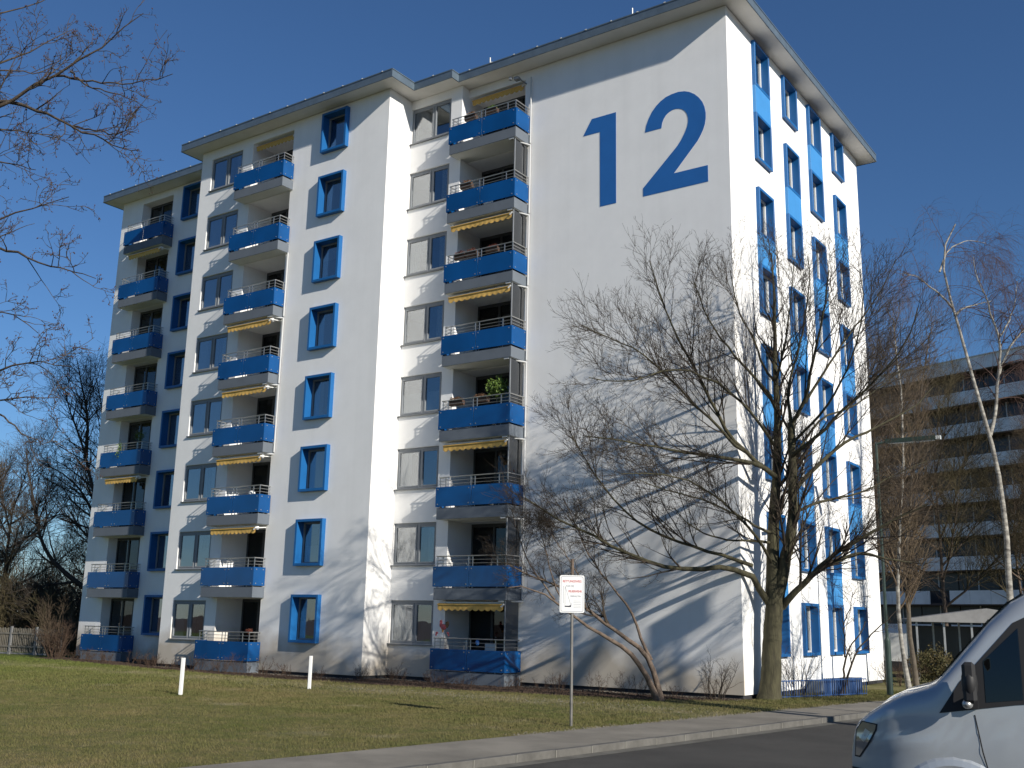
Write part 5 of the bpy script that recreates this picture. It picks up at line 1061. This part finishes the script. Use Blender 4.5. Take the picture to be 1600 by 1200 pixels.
# front door glass and quarter light, black corner triangle
side_patch('window_surround', [(.90, 1.34), (1.60, 1.45), (2.95, 1.58), (2.95, 2.38), (2.1, 2.38), (1.86, 2.34), (1.62, 2.22), (1.10, 1.64)], M_['plastic'], .006)
side_patch('side_window', [(1.33, 1.46), (1.66, 1.50), (1.66, 2.17), (1.33, 1.85)], M_['vanglass'], .010)
side_patch('side_window', [(1.73, 1.51), (2.90, 1.62), (2.90, 2.33), (2.1, 2.33), (1.88, 2.29), (1.73, 2.21)], M_['vanglass'], .010)
strip('door_seam', [(1.22, 1.34), (1.27, 1.0), (1.33, .72), (1.40, .45)], .012, M_['plastic'])
strip('door_seam', [(2.98, .45), (2.98, 1.4), (2.97, 2.36)], .012, M_['plastic'])
side_patch('bumper', [(.0, .36), (.52, .36), (.50, .62), (.30, .74), (0.0, .74)], M_['plastic'], .010)
side_patch('side_moulding', [(1.56, .62), (4.1, .62), (4.1, .74), (1.52, .74)], M_['plastic'], .012)
side_patch('headlight', [(.045, .86), (.09, .86), (.18, .98), (.275, 1.14), (.285, 1.185), (.14, 1.20), (.075, 1.11)], M_['lens'], .010)
side_patch('headlight_rim', [(.035, .845), (.095, .845), (.19, .965), (.29, 1.135), (.30, 1.195), (.135, 1.21), (.065, 1.115)], M_['plastic'], .006)
side_patch('reflector', [(.11, 1.03), (.15, 1.0), (.22, 1.11), (.17, 1.14)], M_['steel'], .013)
MB().box(-.002, -.03, -.5, .5, .36, .74).build('front_bumper', M_['plastic'], van, bevel=.01); MB().box(.004, -.01, -.4, .4, .80, .92).build('grille', M_['plastic'], van)
# windscreen
q = MB(); ss = [.93, 1.13, 1.41, 1.60, 1.74]
for a, b in zip(ss[:-1], ss[1:]):
    za, zb_ = top(a), top(b); wa, wb = hwid(a, za - .16) - .17, hwid(b, zb_ - .18) - .17; q.quad((-a + .01, -wa, za + .012), (-a + .01, wa, za + .012), (-b + .01, wb, zb_ + .022), (-b + .01, -wb, zb_ + .022))
    # centre crown
q.build('windscreen', M_['vanglass'], van, smooth=True)
MB().tube((-.90, -.3, 1.66), (-.93, .62, 1.66), .012, n=6).tube((-.88, .55, 1.60), (-.93, .62, 1.68), .02, n=6).build('wiper', M_['plastic'], van)
# flares, wheels
for sx_ in (1.0, 4.66):
    for sg_ in (1, -1):
        q = MB(); N_ = 22
        ring = []
        for i in range(N_ + 1):
            a = R(-2 + 184 * i / N_); c_, s_ = math.cos(a), math.sin(a); row = []
            for rr, off in ((.455, -.03), (.455, .022), (.50, .034), (.555, .020), (.585, -.004)):
                s = sx_ + rr * c_; z = .36 + rr * s_; row.append((-s, sg_ * (hwid(max(0, s), max(z, .4)) + off), z))
            ring.append(row)
        for a, b in zip(ring[:-1], ring[1:]):
            for j in range(4): q.quad(a[j], a[j + 1], b[j + 1], b[j])
        q.build('wheel_arch', M_['van'], van, smooth=True)
        w_ = link('wheel', MB().tube((0, -.11, 0), (0, .11, 0), .35, n=36).mesh('tyre', bevel=0), M_['rubber'], van, (-sx_, sg_ * .84, .35))
        MB().tube((0, -.115 if sg_ < 0 else .06, 0), (0, -.06 if sg_ < 0 else .115, 0), .20, .19, n=24).tube((0, sg_ * .11, 0), (0, sg_ * .13, 0), .06, n=12).build('rim', M_['steel'], w_)
# mirror
for sg_ in (1, -1):
    mr = blobm([((-1.20, sg_ * 1.16, 1.64), (.075, .11, .17))], 'mirror', M_['plastic'], van)
    MB().box(-1.18, -1.26, sg_ * .9, sg_ * 1.06, 1.40, 1.52).build('mirror_arm', M_['plastic'], mr); MB().box(-1.14, -1.26, sg_ * 1.07, sg_ * 1.25, 1.46, 1.84).build('mirror_shell', M_['plastic'], mr, bevel=.03)
    blobm([((-1.17, sg_ * 1.18, 1.45), (.05, .07, .045))], 'mirror_cap', M_['steel'], mr)
MB().box(-1.6, -1.66, -.75, .75, .45, 2.3).box(-1.2, -1.6, -.75, .75, 1.05, 1.2).build('cab_interior', M_['plastic'], van)
for y_ in (.45, -.45): MB().box(-2.0, -2.5, y_ - .24, y_ + .24, .8, 1.0).box(-2.4, -2.55, y_ - .24, y_ + .24, 1.0, 1.75).box(-2.42, -2.52, y_ - .12, y_ + .12, 1.75, 1.98).build('seat', M_['plastic'], van, bevel=.03)
print('objects', len(bpy.data.objects), 'tris', sum(len(o.data.polygons) * (2 if len(o.data.polygons) and len(o.data.polygons[0].vertices) == 4 else 1) for o in bpy.data.objects if o.type == 'MESH'))
